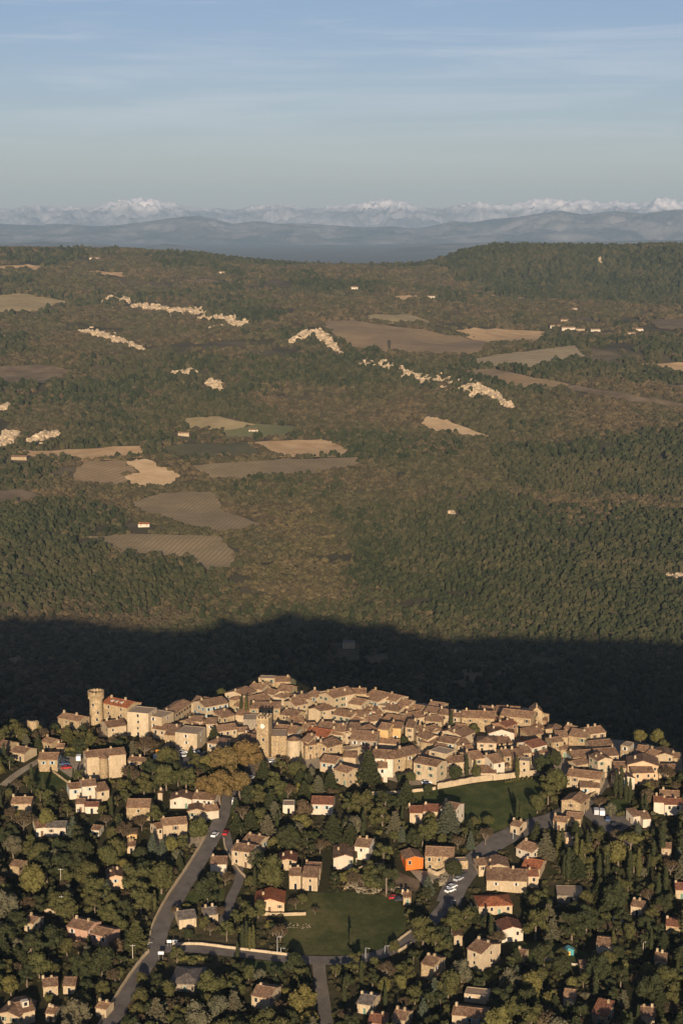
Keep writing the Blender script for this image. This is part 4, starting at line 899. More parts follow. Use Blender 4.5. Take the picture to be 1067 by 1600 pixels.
b.build('parapet', WALL['s'], kt)
b = MB(); b.tube((0, -TT - .14, 13.9), (0, -TT - .02, 13.9), .95, .95, 20); cf = b.build('clock_face', plain('clock_enamel', (0.72, 0.68, 0.58)), kt)
b = MB(); b.box(-.05, .05, -TT - .2, -TT - .15, 13.85, 14.6); b.box(0, .5, -TT - .2, -TT - .15, 13.85, 13.95); b.build('clock_hands', M_DARK, cf)
b = MB(); b.tube((0, 0, 16.2), (0, 0, 19.4), .07, .05, 6)
for a in range(4): b.tube((1.1 * math.cos(a * 1.57), 1.1 * math.sin(a * 1.57), 16.2), (0, 0, 18.9), .05, .05, 5)
b.build('bell_cage', M_DARK, kt)
put('window', WM['n'], kt, (0.3, -TT - .02, 8.0), 0)
tag(kt, 'square stone clock tower with a battlemented top in mid village', 'tower'); BOXES.append((402, 1106, 428, 1186, g[1] - 3)); FOOT.append((g[0], g[1], 5))
cr_, ci_ = house(424,1150,448,1150,10,10,'f','s','b',win=0,name='church',label='buttressed church wall right of the clock tower',cat='church')
for i in range(4): b = MB(); x = -ci_[0] / 2 + .5 + i * (ci_[0] - 1) / 3; b.prism([(-.45, -2), (.0, -2), (.0, 8.6), (-.45, 7.6)], x - .35, x + .35, 'x'); o = b.build('buttress', WALL['s'], cr_); o.location = (0, -ci_[1] / 2, 0)
for i in range(3): b = MB(); x = -ci_[0] / 2 + 1.9 + i * (ci_[0] - 1) / 3; b.box(x - .45, x + .45, -ci_[1] / 2 - .04, -ci_[1] / 2 + .02, 5.2, 7.4, 0); b.build('blind_arch', WALL['g'], cr_)
g = hit(459, 1157, 9)[0]; ap = MB(); ap.tube((0, 0, -3), (0, 0, 9), 3.1, 3.0, 20); apo = empty('church_apse', (g[0], g[1] + 2, g[2] - 9)); ap.build('wall', WALL['c'], apo)
ap = MB(); ap.tube((0, 0, 9.0), (0, 0, 10.3), 3.35, .3, 20); ap.build('roof', ROOF['b'], apo); tag(apo, 'round church apse under a low conical tiled roof', 'church'); BOXES.append((446, 1148, 472, 1190, g[1]))
ch, chi = house(829,1113,847,1113,7,7,'b','s','t',win=0,pitch=42,chim=0,name='chapel',label='steep-gabled bell chapel with a finial at the right end of the village',cat='chapel')
b = MB(); zt = chi[2] + chi[3]; b.box(-.25, .25, -3.6, -3.1, zt + .1, zt + .9); b.tube((0, -3.35, zt + .9), (0, -3.35, zt + 2.1), .22, .05, 6); b.build('finial', WALL['c'], ch)
b = MB(); b.box(-.4, .4, -3.56, -3.48, 5.4, 7.0); b.build('bell_opening', M_DARK, ch)
g = hit(52, 1128, 6)[0]; rt = MB(); ring(rt, 1.9, 2.5, -7, 0, 16, 0, .2, 5.9); ring(rt, 1.9, 2.5, 0, 1.0, 8, 0, 3.3, 5.9); rto = rt.build('ruined_turret', WALL['s']); rto.location = tuple(g); tag(rto, 'round ruined stone turret with a broken top on the left', 'ruin')
# far houses on the other side of the valley
for q in FARHOUSE:
    k = FPX / math.hypot(*FHXY[FARHOUSE.index(q)][:2]); hwpx = q[2] * k / 2
    house(q[0] - hwpx, q[1], q[0] + hwpx, q[1], q[3], q[4], 'a', q[5], q[6], win=5.5, wcap=5, label=q[7], name='far_farmhouse', cat='house', chim=1, group='farmhouses on the far slope')
# ------------------------------------------------------------------ near ground: paving, roads, fields
def catmull(P, n=8):
    P = np.array(P, float); P = np.vstack([2 * P[0] - P[1], P, 2 * P[-1] - P[-2]]); out = []
    for i in range(1, len(P) - 2):
        for k in range(n):
            t = k / n; a, b, c, d = P[i - 1], P[i], P[i + 1], P[i + 2]
            out.append(0.5 * ((2 * b) + (-a + c) * t + (2 * a - 5 * b + 4 * c - d) * t * t + (-a + 3 * b - 3 * c + d) * t ** 3))
    out.append(P[-2]); return np.array(out)
def px_line(pl, n=8):
    W = np.array([hit(u, v)[0][:2] for u, v in pl]); return catmull(W, n)
def side(L):
    d = np.gradient(L, axis=0); d /= np.linalg.norm(d, axis=1)[:, None] + 1e-9; return np.stack([-d[:, 1], d[:, 0]], -1)
asph = plain('asphalt', (0.105, 0.09, 0.08), 0.9, 0, 0.25, 0.25)
earth = fieldmat('bare_earth', (0.10, 0.07, 0.045), (0.17, 0.12, 0.08), None, 0, None, 0.12)
gravel = fieldmat('pale_gravel', (0.26, 0.21, 0.15), (0.34, 0.28, 0.20), None, 0, None, 0.12)
gravel2 = fieldmat('worn_track', (0.13, 0.11, 0.09), (0.17, 0.14, 0.11), None, 0, None, 0.12)
grass = fieldmat('meadow_grass', (0.045, 0.052, 0.019), (0.098, 0.088, 0.036), None, 0, None, 0.05)
lawn = fieldmat('lawn_grass', (0.046, 0.058, 0.02), (0.086, 0.09, 0.034), None, 0, None, 0.09)
ROADS = [
 ('main_road', 6.0, [(150, 1640), (175, 1595), (205, 1545), (232, 1502), (246, 1470), (256, 1440), (280, 1398), (308, 1352), (328, 1318), (345, 1280), (352, 1258), (362, 1235)], asph),
 ('village_street', 5.0, [(355, 1262), (374, 1240), (386, 1222), (392, 1200), (398, 1188)], asph),
 ('side_lane', 3.6, [(352, 1300), (359, 1326), (371, 1352), (373, 1378), (362, 1402), (356, 1425), (345, 1445)], asph),
 ('cross_road', 5.0, [(246, 1484), (290, 1482), (345, 1487), (405, 1493), (455, 1499), (510, 1502), (560, 1499), (600, 1490), (634, 1472), (668, 1446), (694, 1418), (706, 1395)], asph),
 ('right_road', 9.0, [(700, 1412), (712, 1385), (738, 1350), (768, 1322), (800, 1304), (832, 1290), (866, 1280), (896, 1264), (916, 1246), (930, 1228), (938, 1208)], asph),
 ('lower_road', 4.4, [(498, 1503), (500, 1530), (505, 1565), (515, 1640)], gravel2),
 ('far_right_road', 4.0, [(905, 1262), (930, 1282), (955, 1300), (985, 1322)], asph),
 ('field_track', 3.6, [(5, 1228), (30, 1208), (60, 1190), (92, 1174)], gravel),
]
ROADL = []
for nm, wd, pl, mt in ROADS:
    L = px_line(pl, 8); S = side(L); nW = 5; V = []; F = []
    for j in range(nW):
        o = (j / (nW - 1) - .5) * wd; Q = L + S * o
        V.append(np.column_stack([Q, T(Q[:, 0], Q[:, 1]) + 0.16 + 0.03 * len(ROADL) % 0.2]))
    n = len(L); V = np.concatenate(V)
    for j in range(nW - 1):
        for i in range(n - 1): a = j * n + i; F.append((a, a + 1, a + n + 1, a + n))
    F = [f[::-1] for f in F]
    o = link_mesh(nm, V, F, mt, None, None, True); o['kind'] = 'structure'; ROADL.append((L, wd))
def near_drape(name, pl, mat, off=0.1, sub=4): W = px_poly(pl, sub); return drape(name, W, mat, off, 3.0)
GREENS = [
 ('field', [(566, 1240), (640, 1237), (700, 1231), (770, 1222), (850, 1216), (862, 1240), (850, 1262), (825, 1284), (770, 1300), (726, 1290), (700, 1270), (640, 1262), (580, 1262)], lawn),
 ('meadow', [(436, 1450), (452, 1418), (480, 1396), (560, 1394), (622, 1404), (640, 1440), (628, 1462), (596, 1484), (545, 1493), (470, 1492), (440, 1482)], grass),
 ('lawn', [(42, 1232), (48, 1206), (84, 1196), (112, 1216), (106, 1232), (66, 1242)], lawn),
 ('lawn', [(396, 1244), (404, 1222), (452, 1220), (450, 1250), (405, 1256)], lawn),
 ('lawn', [(372, 1512), (380, 1500), (455, 1504), (440, 1520), (390, 1524)], lawn),
 ('lawn', [(790, 1474), (860, 1470), (925, 1492), (900, 1512), (820, 1502)], lawn),
 ('lawn', [(715, 1518), (790, 1512), (800, 1530), (730, 1538)], lawn),
 ('lawn', [(215, 1392), (250, 1388), (262, 1404), (222, 1414)], lawn),
 ('lawn', [(292, 1394), (352, 1388), (350, 1408), (290, 1414)], lawn),
 ('lawn', [(938, 1250), (982, 1248), (985, 1266), (945, 1268)], lawn),
 ('lawn', [(100, 1182), (148, 1180), (148, 1170), (104, 1172)], lawn),
]
PAVES = [
 ('village_paving', [(150, 1152), (240, 1148), (300, 1160), (400, 1160), (420, 1192), (480, 1200), (560, 1205), (640, 1228), (700, 1222), (850, 1208), (885, 1222), (945, 1232), (1000, 1218), (1067, 1212), (1064, 1176), (1000, 1160), (900, 1150), (840, 1124), (700, 1104), (560, 1088), (480, 1082), (402, 1074), (340, 1092), (240, 1112), (150, 1138)], gravel),
 ('car_park', [(238, 1178), (262, 1172), (330, 1176), (334, 1198), (292, 1202), (240, 1200)], asph),
 ('car_park', [(84, 1178), (134, 1186), (136, 1212), (98, 1218), (82, 1200)], gravel),
 ('building_plot', [(548, 1374), (580, 1362), (622, 1362), (660, 1378), (650, 1392), (600, 1396), (556, 1392)], earth),
 ('forecourt', [(235, 1312), (300, 1308), (330, 1296), (322, 1322), (250, 1330)], gravel),
 ('forecourt', [(916, 1262), (960, 1258), (992, 1286), (970, 1300), (930, 1280)], asph),
 ('farm_yard', [(640, 1360), (700, 1362), (720, 1352), (712, 1378), (660, 1382)], gravel),
]
for i, (n_, pl, m) in enumerate(GREENS): near_drape(n_, pl, m, 0.10)
for i, (n_, pl, m) in enumerate(PAVES): near_drape(n_, pl, m, 0.07)

# ------------------------------------------------------------------ walls beside roads and fields
def stone_wall(pl, h, th, wall, label, group='stone walls along roads and gardens'):
    L = px_line(pl, 6); S = side(L); Z = T(L[:, 0], L[:, 1]); n = len(L); V = []
    for i in range(n):
        hh = h * (1 + 0.06 * math.sin(i * 2.1))
        for s_, z in ((-1, -.6), (1, -.6), (1, hh), (-1, hh)): V.append((L[i, 0] + S[i, 0] * s_ * th / 2, L[i, 1] + S[i, 1] * s_ * th / 2, Z[i] + z))
    F = [(0, 1, 2, 3), tuple(reversed([4 * (n - 1) + k for k in range(4)]))]
    for i in range(n - 1):
        for k in range(4): a = 4 * i + k; b = 4 * i + (k + 1) % 4; F.append((a, a + 4, b + 4, b))
    o = link_mesh('stone_wall', V, F, WALL[wall]); tag(o, label, 'wall', group); return o
stone_wall([(683, 1233), (715, 1227), (750, 1221), (800, 1216), (842, 1211)], 2.4, .6, 'c', 'long tall cream wall along the upper edge of the green field, right half')
stone_wall([(576, 1242), (610, 1241), (645, 1238), (680, 1234)], 1.3, .5, 'c', 'low cream wall along the upper edge of the green field, left half')
stone_wall([(146, 1620), (172, 1575), (200, 1530), (222, 1500), (233, 1488)], 1.2, .5, 'c', 'roadside wall left of the main road below the junction')
stone_wall([(233, 1476), (240, 1445), (262, 1402), (290, 1360), (316, 1318), (326, 1298)], 1.2, .5, 'c', 'roadside wall left of the main road above the junction')
stone_wall([(350, 1312), (352, 1326), (363, 1346), (374, 1362), (384, 1372)], 1.0, .45, 'c', 'curved pale wall in the fork between main road and lane')
stone_wall([(270, 1478), (310, 1477), (360, 1483), (410, 1489), (452, 1494)], 1.1, .45, 'c', 'pale wall above the cross road right of the junction signs')
stone_wall([(394, 1428), (430, 1431), (478, 1430)], 1.2, .45, 'c', 'terrace wall below the red-roofed peach house')
stone_wall([(368, 1262), (371, 1276), (370, 1292)], .6, .4, 'w', 'short white curb wall at the top of the main road')
stone_wall([(372, 1285), (380, 1268), (388, 1250), (392, 1240)], 1.1, .4, 'c', 'post-and-wall parapet right of the village street')
stone_wall([(410, 1186), (440, 1190), (470, 1200)], 1.4, .5, 's', 'rough wall in front of the church garden')
stone_wall([(906, 1262), (922, 1250), (934, 1240)], 2.2, .5, 's', 'stone wall climbing from the lone barn to the street')
stone_wall([(618, 1474), (634, 1462), (650, 1450)], 1.0, .4, 'c', 'short pale wall upper side of the cross road bend')
stone_wall([(622, 1488), (642, 1476)], 1.0, .4, 'c', 'short pale wall lower side of the cross road bend')
stone_wall([(848, 1500), (880, 1506), (922, 1512)], .8, .4, 'w', 'low white wall below the turquoise playhouse')
stone_wall([(70, 1425), (84, 1428), (108, 1436)], 1.6, .5, 'c', 'cream wall left of the pink houses')
stone_wall([(538, 1392), (552, 1368), (568, 1356), (600, 1352)], 1.1, .45, 's', 'ruined stone wall round the building plot')
stone_wall([(420, 1196), (455, 1204), (470, 1212)], .9, .5, 'c', 'low garden wall below the church garden')
stone_wall([(735, 1414), (742, 1432)], 1.0, .4, 'c', 'short wall left of the red-hipped villa')
stone_wall([(80, 1204), (104, 1222), (122, 1232)], .9, .4, 's', 'sloping stone wall below the courtyard car park')
stone_wall([(244, 1181), (262, 1166), (268, 1160)], 1.2, .5, 'c', 'ramp wall left of the parked orange truck')

# ------------------------------------------------------------------ trees
def leaf_mat(name, c, var=0.35):
    m, n, p = newmat(name); P = pos(n); f = noise(n, P, 1.1, 4, 0.7); q = orand(n)
    a = tuple(x * (1 - var) for x in c); b = tuple(x * (1 + var) for x in c)
    col = ramp(n, f, [(0.3, a), (0.7, b)]); col = mix(n, maprange(n, q, 0, 1, 0.0, 0.35), col, tuple(x * k for x, k in zip(c, (1.15, 0.85, 0.8))))
    n.links.new(col, p.inputs['Base Color']); p.inputs['Roughness'].default_value = 0.85; p.inputs['Specular IOR Level'].default_value = 0.15
    return m
LM = {'olive green': leaf_mat('olive_green_leaves', (0.064, 0.064, 0.022)), 'dark green': leaf_mat('dark_green_leaves', (0.033, 0.038, 0.015)),
      'yellow green': leaf_mat('yellow_green_leaves', (0.105, 0.096, 0.030)), 'russet': leaf_mat('russet_leaves', (0.085, 0.063, 0.035)),
      'grey green': leaf_mat('grey_green_leaves', (0.09, 0.085, 0.05)), 'golden brown': leaf_mat('golden_brown_leaves', (0.125, 0.088, 0.033)),
      'blue green': leaf_mat('blue_green_needles', (0.06, 0.07, 0.045))}
def cards(C_, r, n, sz, q, out=0.7, flat=1.0):
    """n leaf clumps on a lump of centre C_, radius r"""
    d = q.normal(size=(n, 3)); d /= np.linalg.norm(d, axis=1)[:, None]; rad = r * q.uniform(0.72, 1.12, n)[:, None]
    p = C_ + d * rad * np.array([1, 1, flat]); nn = d * out + q.normal(size=(n, 3)) * 0.55; nn /= np.linalg.norm(nn, axis=1)[:, None]
    t = np.cross(nn, q.normal(size=(n, 3))); t /= np.linalg.norm(t, axis=1)[:, None] + 1e-9; b = np.cross(nn, t)
    s = sz * q.uniform(0.6, 1.3, n)[:, None]; v = np.stack([p - t * s - b * s * .6, p + t * s - b * s * .7, p + t * s * .8 + b * s, p - t * s * .7 + b * s * .8], 1)
    return v.reshape(-1, 3)
ICO = None
def core(C_, r, q, flat=1.0):
    global ICO
    if ICO is None:
        import bmesh; bm = bmesh.new(); bmesh.ops.create_icosphere(bm, subdivisions=2, radius=1); bm.verts.ensure_lookup_table()
        ICO = (np.array([v.co[:] for v in bm.verts]), [tuple(v.index for v in f.verts) for f in bm.faces]); bm.free()
    V, F = ICO; k = 1 + q.uniform(-.22, .22, len(V)); return C_ + V * (r * k)[:, None] * np.array([1, 1, flat]), F
def crown_mesh(name, lumps, mat, q, sz, per, flat=1.0, corek=0.78, out=0.7):
    V = []; F = []; n = 0
    for (c, r) in lumps:
        c = np.array(c, float); v = cards(c, r, int(per * r * r) + 12, sz, q, out, flat); V.append(v); F += [(n + 4 * i, n + 4 * i + 1, n + 4 * i + 2, n + 4 * i + 3) for i in range(len(v) // 4)]; n += len(v)
        if corek: cv, cf = core(c, r * corek, q, flat); V.append(cv); F += [tuple(n + i for i in f) for f in cf]; n += len(cv)
    me = bpy.data.meshes.new(name); me.from_pydata(np.concatenate(V).tolist(), [], F); me.materials.append(mat); me.update(); return me
def trunk_mesh(h, r, limbs, q, lean=0.0):
    b = MB(); top = Vector((lean, q.uniform(-.3, .3), h)); b.tube((0, 0, -1.2), top * .5, r * 1.3, r, 7); b.tube(top * .5, top, r, r * .6, 7)
    for c, rr_ in limbs: b.tube(top * q.uniform(.6, .98), c, r * .45, r * .12, 5)
    me = bpy.data.meshes.new('trunk'); me.from_pydata([tuple(v) for v in b.v], [], b.f); me.materials.append(M_TRUNK); me.update(); return me
PROTO = {}
def mk(kind, col, i):
    q = np.random.default_rng(abs(hash((kind, i))) % 9999 if False else (sum(map(ord, kind)) * 31 + i * 17))
    if kind == 'oak':
        R0 = 4.0; L = [((0, 0, 4.6), 2.6)]
        for k in range(17): a = q.uniform(0, 6.28); e = q.uniform(-.95, 1.35); rr = R0 * q.uniform(.5, .72); L.append(((rr * math.cos(a) * math.cos(e), rr * math.sin(a) * math.cos(e), 4.8 + rr * math.sin(e) * .95), q.uniform(1.1, 1.85)))
        return R0, 5.0, trunk_mesh(3.6, .28, L[1:6], q), crown_mesh('crown', L, LM[col], q, .27, 34)
    if kind == 'pine':
        R0 = 4.2; L = [((0, 0, 7.2), 2.0)]
        for k in range(15): a = q.uniform(0, 6.28); z = q.uniform(3.0, 9.2); rr = R0 * (1 - ((z - 5.6) / 5) ** 2 * .7) * q.uniform(.45, .8); L.append(((rr * math.cos(a), rr * math.sin(a), z), q.uniform(1.0, 1.7)))
        return R0, 6.6, trunk_mesh(7, .3, L[1:7], q), crown_mesh('crown', L, LM[col], q, .26, 30, .8)
    if kind == 'cedar':
        R0 = 5.6; L = []; z = 2.6
        while z < 15:
            rad = R0 * (1 - (z - 2.4) / 13.6) ** .8 * q.uniform(.8, 1.08); n = max(3, int(rad * 2.6)); a0 = q.uniform(0, 6)
            for k in range(n):
                a = a0 + k * 6.28 / n + q.uniform(-.3, .3)
                for f in ((.35, .8), (1,)): 
                    for g in f: rr = rad * g * q.uniform(.8, 1.05); L.append(((rr * math.cos(a), rr * math.sin(a), z - .25 * rr * .5 + q.uniform(-.25, .25)), .55 + .5 * (1 - g) + .25 * rad / R0))
            z += 1.25
        return R0, 7.0, trunk_mesh(14.5, .38, [], q), crown_mesh('crown', L, LM[col], q, .27, 30, .5, .6)
    if kind == 'fir':
        R0 = 2.6; L = []; z = 1.2
        while z < 9:
            rad = R0 * (1 - (z - 1) / 8.6); n = max(2, int(rad * 4)); a0 = q.uniform(0, 6)
            for k in range(n): a = a0 + k * 6.28 / n; rr = rad * .72; L.append(((rr * math.cos(a), rr * math.sin(a), z), .42 + .22 * rad))
            z += .8
        return R0, 4.0, trunk_mesh(8.6, .16, [], q), crown_mesh('crown', L, LM[col], q, .22, 34, .7, .7)
    if kind == 'cypress':
        L = [((q.uniform(-.12, .12), q.uniform(-.12, .12), z), .32 + .62 * math.sin(min(1, (z - .2) / 3.2) * 1.57) * (1 - max(0, (z - 4) / 6.8)) ** .7) for z in np.arange(.8, 10.2, .55)]
        return 1.0, 5.2, trunk_mesh(8, .12, [], q), crown_mesh('crown', L, LM[col], q, .17, 60, 1.1, .8)
    if kind == 'umbrella':
        R0 = 5.2; L = []
        for k in range(26): a = q.uniform(0, 6.28); rr = R0 * math.sqrt(q.uniform(0, 1)) * .85; L.append(((rr * math.cos(a), rr * math.sin(a), 9.3 + 1.5 * (1 - (rr / R0) ** 2)), q.uniform(1.0, 1.5)))
        return R0, 9.8, trunk_mesh(9.2, .34, L[:7], q), crown_mesh('crown', L, LM[col], q, .27, 28, .7)
    if kind == 'plane':
        R0 = 6.6; L = [((0, 0, 8), 4.0)]
        for k in range(30): a = q.uniform(0, 6.28); e = q.uniform(-.35, 1.4); rr = R0 * q.uniform(.62, .82); L.append(((rr * math.cos(a) * math.cos(e), rr * math.sin(a) * math.cos(e), 7.2 + rr * math.sin(e) * .85), q.uniform(1.3, 2.0)))
        return R0, 8.0, trunk_mesh(5.5, .45, L[1:8], q), crown_mesh('crown', L, LM[col], q, .34, 22)
    if kind == 'bare':
        R0 = 3.6; L = []; b = MB(); b.tube((0, 0, -1), (0, 0, 2.2), .24, .18, 6)
        for k in range(11):
            a = q.uniform(0, 6.28); e = q.uniform(.5, 1.35); p1 = Vector((0, 0, 2.0)); p2 = p1 + Vector((math.cos(a) * math.cos(e), math.sin(a) * math.cos(e), math.sin(e))) * q.uniform(2.2, 3.0); b.tube(p1, p2, .11, .06, 5)
            for j in range(5):
                dd = Vector((q.normal() * .6, q.normal() * .6, abs(q.normal()) * .6 + .3)) + (p2 - p1).normalized(); p3 = p2 + dd.normalized() * q.uniform(1.0, 2.1); b.tube(p2.lerp(p1, q.uniform(0, .4)), p3, .05, .02, 4, 0, False); L.append((tuple(p3), q.uniform(.45, .8)))
        me = bpy.data.meshes.new('trunk'); me.from_pydata([tuple(v) for v in b.v], [], b.f); me.materials.append(M_TRUNK); me.update()
        return R0, 4.0, me, crown_mesh('crown', L, LM[col], q, .13, 60, 1, 0, .2)
    if kind == 'bush':
        R0 = 1.7; L = [((0, 0, .9), 1.1)]
        for k in range(7): a = q.uniform(0, 6.28); rr = q.uniform(.6, 1.1); L.append(((rr * math.cos(a), rr * math.sin(a), q.uniform(.5, 1.5)), q.uniform(.5, .85)))
        return R0, 1.0, None, crown_mesh('crown', L, LM[col], q, .2, 50)
NAMES = {'oak': ('broadleaf_tree', 'tree', 'round'), 'pine': ('pine_tree', 'pine', 'clumpy'), 'cedar': ('cedar_tree', 'cedar', 'tiered'), 'fir': ('fir_tree', 'fir', 'cone-shaped'),
         'cypress': ('cypress_tree', 'cypress', 'slender'), 'umbrella': ('umbrella_pine', 'pine', 'flat-topped'), 'plane': ('plane_tree', 'plane tree', 'broad'),
         'bare': ('bare_tree', 'tree', 'thin leafless'), 'bush': ('garden_bush', 'bush', 'low')}
GRP = {'oak': 'broadleaf trees around the village', 'pine': 'pines around the village', 'cedar': 'cedars in the gardens', 'fir': 'firs in the gardens', 'cypress': 'cypresses in the gardens',
       'umbrella': 'umbrella pines', 'plane': 'plane trees by the village street', 'bare': 'autumn trees around the village', 'bush': 'bushes in the gardens'}
TREES = []
def place_tree(kind, col, x, y, rm, var=None, label=None):
    i = var if var is not None else random.randrange(4 if kind in ('oak', 'pine', 'bare') else 2)
    key = (kind, col, i)
    if key not in PROTO: PROTO[key] = mk(kind, col, i)
    R0, hc, tm, cm = PROTO[key]; s = rm / R0; z = Tz(x, y)
    root = empty(NAMES[kind][0], (x, y, z), random.uniform(0, 6.28)); root.scale = (s, s, s * random.uniform(.88, 1.12)) if kind != 'cypress' else (s, s, s * random.uniform(.85, 1.1))
    if tm: o = bpy.data.objects.new('trunk', tm); C.objects.link(o); o.parent = root
    o = bpy.data.objects.new('crown', cm); C.objects.link(o); o.parent = root
    root['category'] = NAMES[kind][1]; root['group'] = GRP[kind]
    u, v = proj(x, y, z + hc * s); TREES.append((x, y, rm))
    size = {'bush': ''}.get(kind, 'tall ' if kind in ('cypress', 'cedar', 'fir') and s > 1.0 else 'big ' if s > 1.12 else 'small ' if s < .72 else '')
    look = size + NAMES[kind][2] + ' ' + (col if kind != 'bare' else 'russet') + ' ' + NAMES[kind][1]
    if label: root['label'] = label
    else: later(root, look.strip(), float(u), float(v))
    return root
def tree_px(kind, col, u, v, rpx, var=None, label=None):
    """tree whose crown centre is seen at (u, v) with a crown radius of rpx"""
    R0, hc = {'oak': (4, 5), 'pine': (4.2, 6.6), 'cedar': (5.6, 7), 'fir': (2.6, 4), 'cypress': (1, 5.2), 'umbrella': (5.2, 9.8), 'plane': (6.6, 8), 'bare': (3.6, 4), 'bush': (1.7, 1)}[kind]
    d = 640.0
    for _ in range(3):
        rm = rpx * d / FPX; g = hit(u, v, hc * rm / R0)[0]; d = math.hypot(g[1], H - g[2])
    return place_tree(kind, col, g[0], g[1], rm, var, label)
NAMED = [
 ('plane', 'golden brown', 385, 1176, 28, None, 'highest and largest plane tree, left of the square clock tower'), ('plane', 'golden brown', 350, 1188, 27, None, 'plane tree right of the hipped house with pale shutters'), ('plane', 'golden brown', 343, 1228, 25, None, 'lower left big plane tree at the head of the main road'), ('plane', 'golden brown', 374, 1222, 22, None, 'lower right big plane tree, over the village street'), ('plane', 'golden brown', 318, 1226, 16, None, 'smallest plane tree, leftmost of the plane tree group'), ('plane', 'golden brown', 360, 1206, 20, None, 'plane tree in the very middle of the plane tree group'),
 ('cedar', 'dark green', 334, 1150, 11), ('cedar', 'dark green', 298, 1176, 7), ('cedar', 'dark green', 576, 1204, 21, None, 'giant dark cedar left of the white wide-roofed house'), ('cedar', 'dark green', 516, 1222, 13), ('cedar', 'grey green', 497, 1228, 12),
 ('cedar', 'grey green', 617, 1288, 15), ('cedar', 'blue green', 700, 1282, 20), ('cedar', 'grey green', 418, 1294, 16), ('cedar', 'dark green', 520, 1296, 18), ('cedar', 'dark green', 547, 1306, 17), ('cedar', 'olive green', 556, 1250, 13),
 ('cedar', 'dark green', 475, 1238, 12), ('fir', 'blue green', 735, 1316, 8), ('cedar', 'grey green', 852, 1322, 18), ('cedar', 'dark green', 900, 1300, 13), ('fir', 'dark green', 838, 1300, 11),
 ('oak', 'olive green', 864, 1217, 21, None, 'huge round olive tree at the right end of the field wall'), ('oak', 'olive green', 839, 1254, 14), ('umbrella', 'yellow green', 985, 1310, 20, None, 'flat-topped umbrella pine on a bare trunk in the right gardens'),
 ('oak', 'grey green', 954, 1264, 10), ('bare', 'russet', 936, 1252, 11), ('oak', 'olive green', 661, 1450, 22), ('pine', 'olive green', 706, 1436, 18), ('cedar', 'olive green', 212, 1460, 20), ('cedar', 'grey green', 245, 1590, 20),
 ('oak', 'olive green', 105, 1478, 13), ('oak', 'olive green', 62, 1508, 19), ('pine', 'dark green', 128, 1510, 19), ('pine', 'olive green', 212, 1365, 24), ('oak', 'olive green', 252, 1370, 22), ('bare', 'russet', 196, 1298, 18),
 ('bare', 'russet', 222, 1284, 13), ('bare', 'russet', 37, 1282, 20), ('oak', 'yellow green', 74, 1278, 15), ('oak', 'olive green', 310, 1295, 16), ('bare', 'russet', 62, 1148, 14), ('oak', 'olive green', 36, 1146, 14),
 ('cedar', 'olive green', 106, 1148, 12), ('oak', 'golden brown', 146, 1142, 9), ('oak', 'olive green', 138, 1158, 14), ('bare', 'russet', 226, 1164, 20), ('oak', 'yellow green', 214, 1166, 8), ('oak', 'olive green', 260, 1212, 19),
 ('bare', 'russet', 206, 1210, 17), ('cedar', 'grey green', 880, 1442, 14), ('oak', 'grey green', 400, 1340, 15), ('oak', 'grey green', 418, 1352, 9), ('oak', 'olive green', 424, 1362, 24), ('oak', 'yellow green', 476, 1282, 12), ('bare', 'russet', 500, 1320, 13),
 ('bare', 'russet', 458, 1276, 8), ('cedar', 'dark green', 392, 1282, 13), ('oak', 'yellow green', 428, 1322, 12), ('fir', 'dark green', 478, 1225, 9), ('oak', 'dark green', 684, 1218, 0), ('oak', 'dark green', 712, 1208, 11), ('oak', 'olive green', 745, 1206, 9),
 ('oak', 'olive green', 834, 1162, 0), ('oak', 'dark green', 848, 1194, 14), ('oak', 'dark green', 866, 1186, 13), ('oak', 'olive green', 1044, 1138, 17), ('oak', 'yellow green', 1000, 1149, 11), ('oak', 'yellow green', 1026, 1150, 12), ('oak', 'olive green', 1036, 1162, 8),
 ('oak', 'yellow green', 468, 1126, 6), ('oak', 'dark green', 457, 1107, 5), ('oak', 'olive green', 346, 1083, 8), ('oak', 'grey green', 456, 1066, 7), ('oak', 'olive green', 862 - 120, 1140, 9), ('oak', 'dark green', 632, 1158, 8), ('bare', 'russet', 645, 1162, 6),
 ('oak', 'dark green', 668, 1232, 8), ('oak', 'olive green', 640, 1212, 10), ('oak', 'dark green', 626, 1216, 9), ('bare', 'russet', 790, 1196, 6), ('bare', 'russet', 1040, 1210, 14), ('oak', 'dark green', 958, 1210, 8), ('oak', 'russet', 1010, 1242, 13),
 ('oak', 'olive green', 742, 1284, 9), ('oak', 'olive green', 762, 1280, 10), ('bare', 'russet', 758, 1306, 14), ('oak', 'dark green', 708, 1358, 14), ('oak', 'yellow green', 672, 1283, 12), ('pine', 'olive green', 660, 1300, 15), ('oak', 'dark green', 648, 1306, 14),
 ('oak', 'dark green', 600, 1182, 0), ('bare', 'russet', 276, 1424, 9), ('bare', 'russet', 348, 1424, 10), ('oak', 'olive green', 472, 1402, 9), ('bare', 'russet', 462, 1410, 10), ('bare', 'russet', 492, 1422, 7), ('oak', 'olive green', 615, 1478, 9),
 ('oak', 'golden brown', 140, 1537, 8), ('oak', 'olive green', 222, 1528, 11), ('pine', 'dark green', 740, 1588, 0), ('pine', 'dark green', 430, 1592, 0), ('oak', 'olive green', 586, 1505, 9), ('cedar', 'dark green', 806, 1500, 16),
 ('oak', 'yellow green', 60, 1140, 8), ('oak', 'olive green', 416, 1276, 7), ('cedar', 'grey green', 545, 1340, 0),
]
for t_ in NAMED:
    if t_[4] > 0: tree_px(*t_)
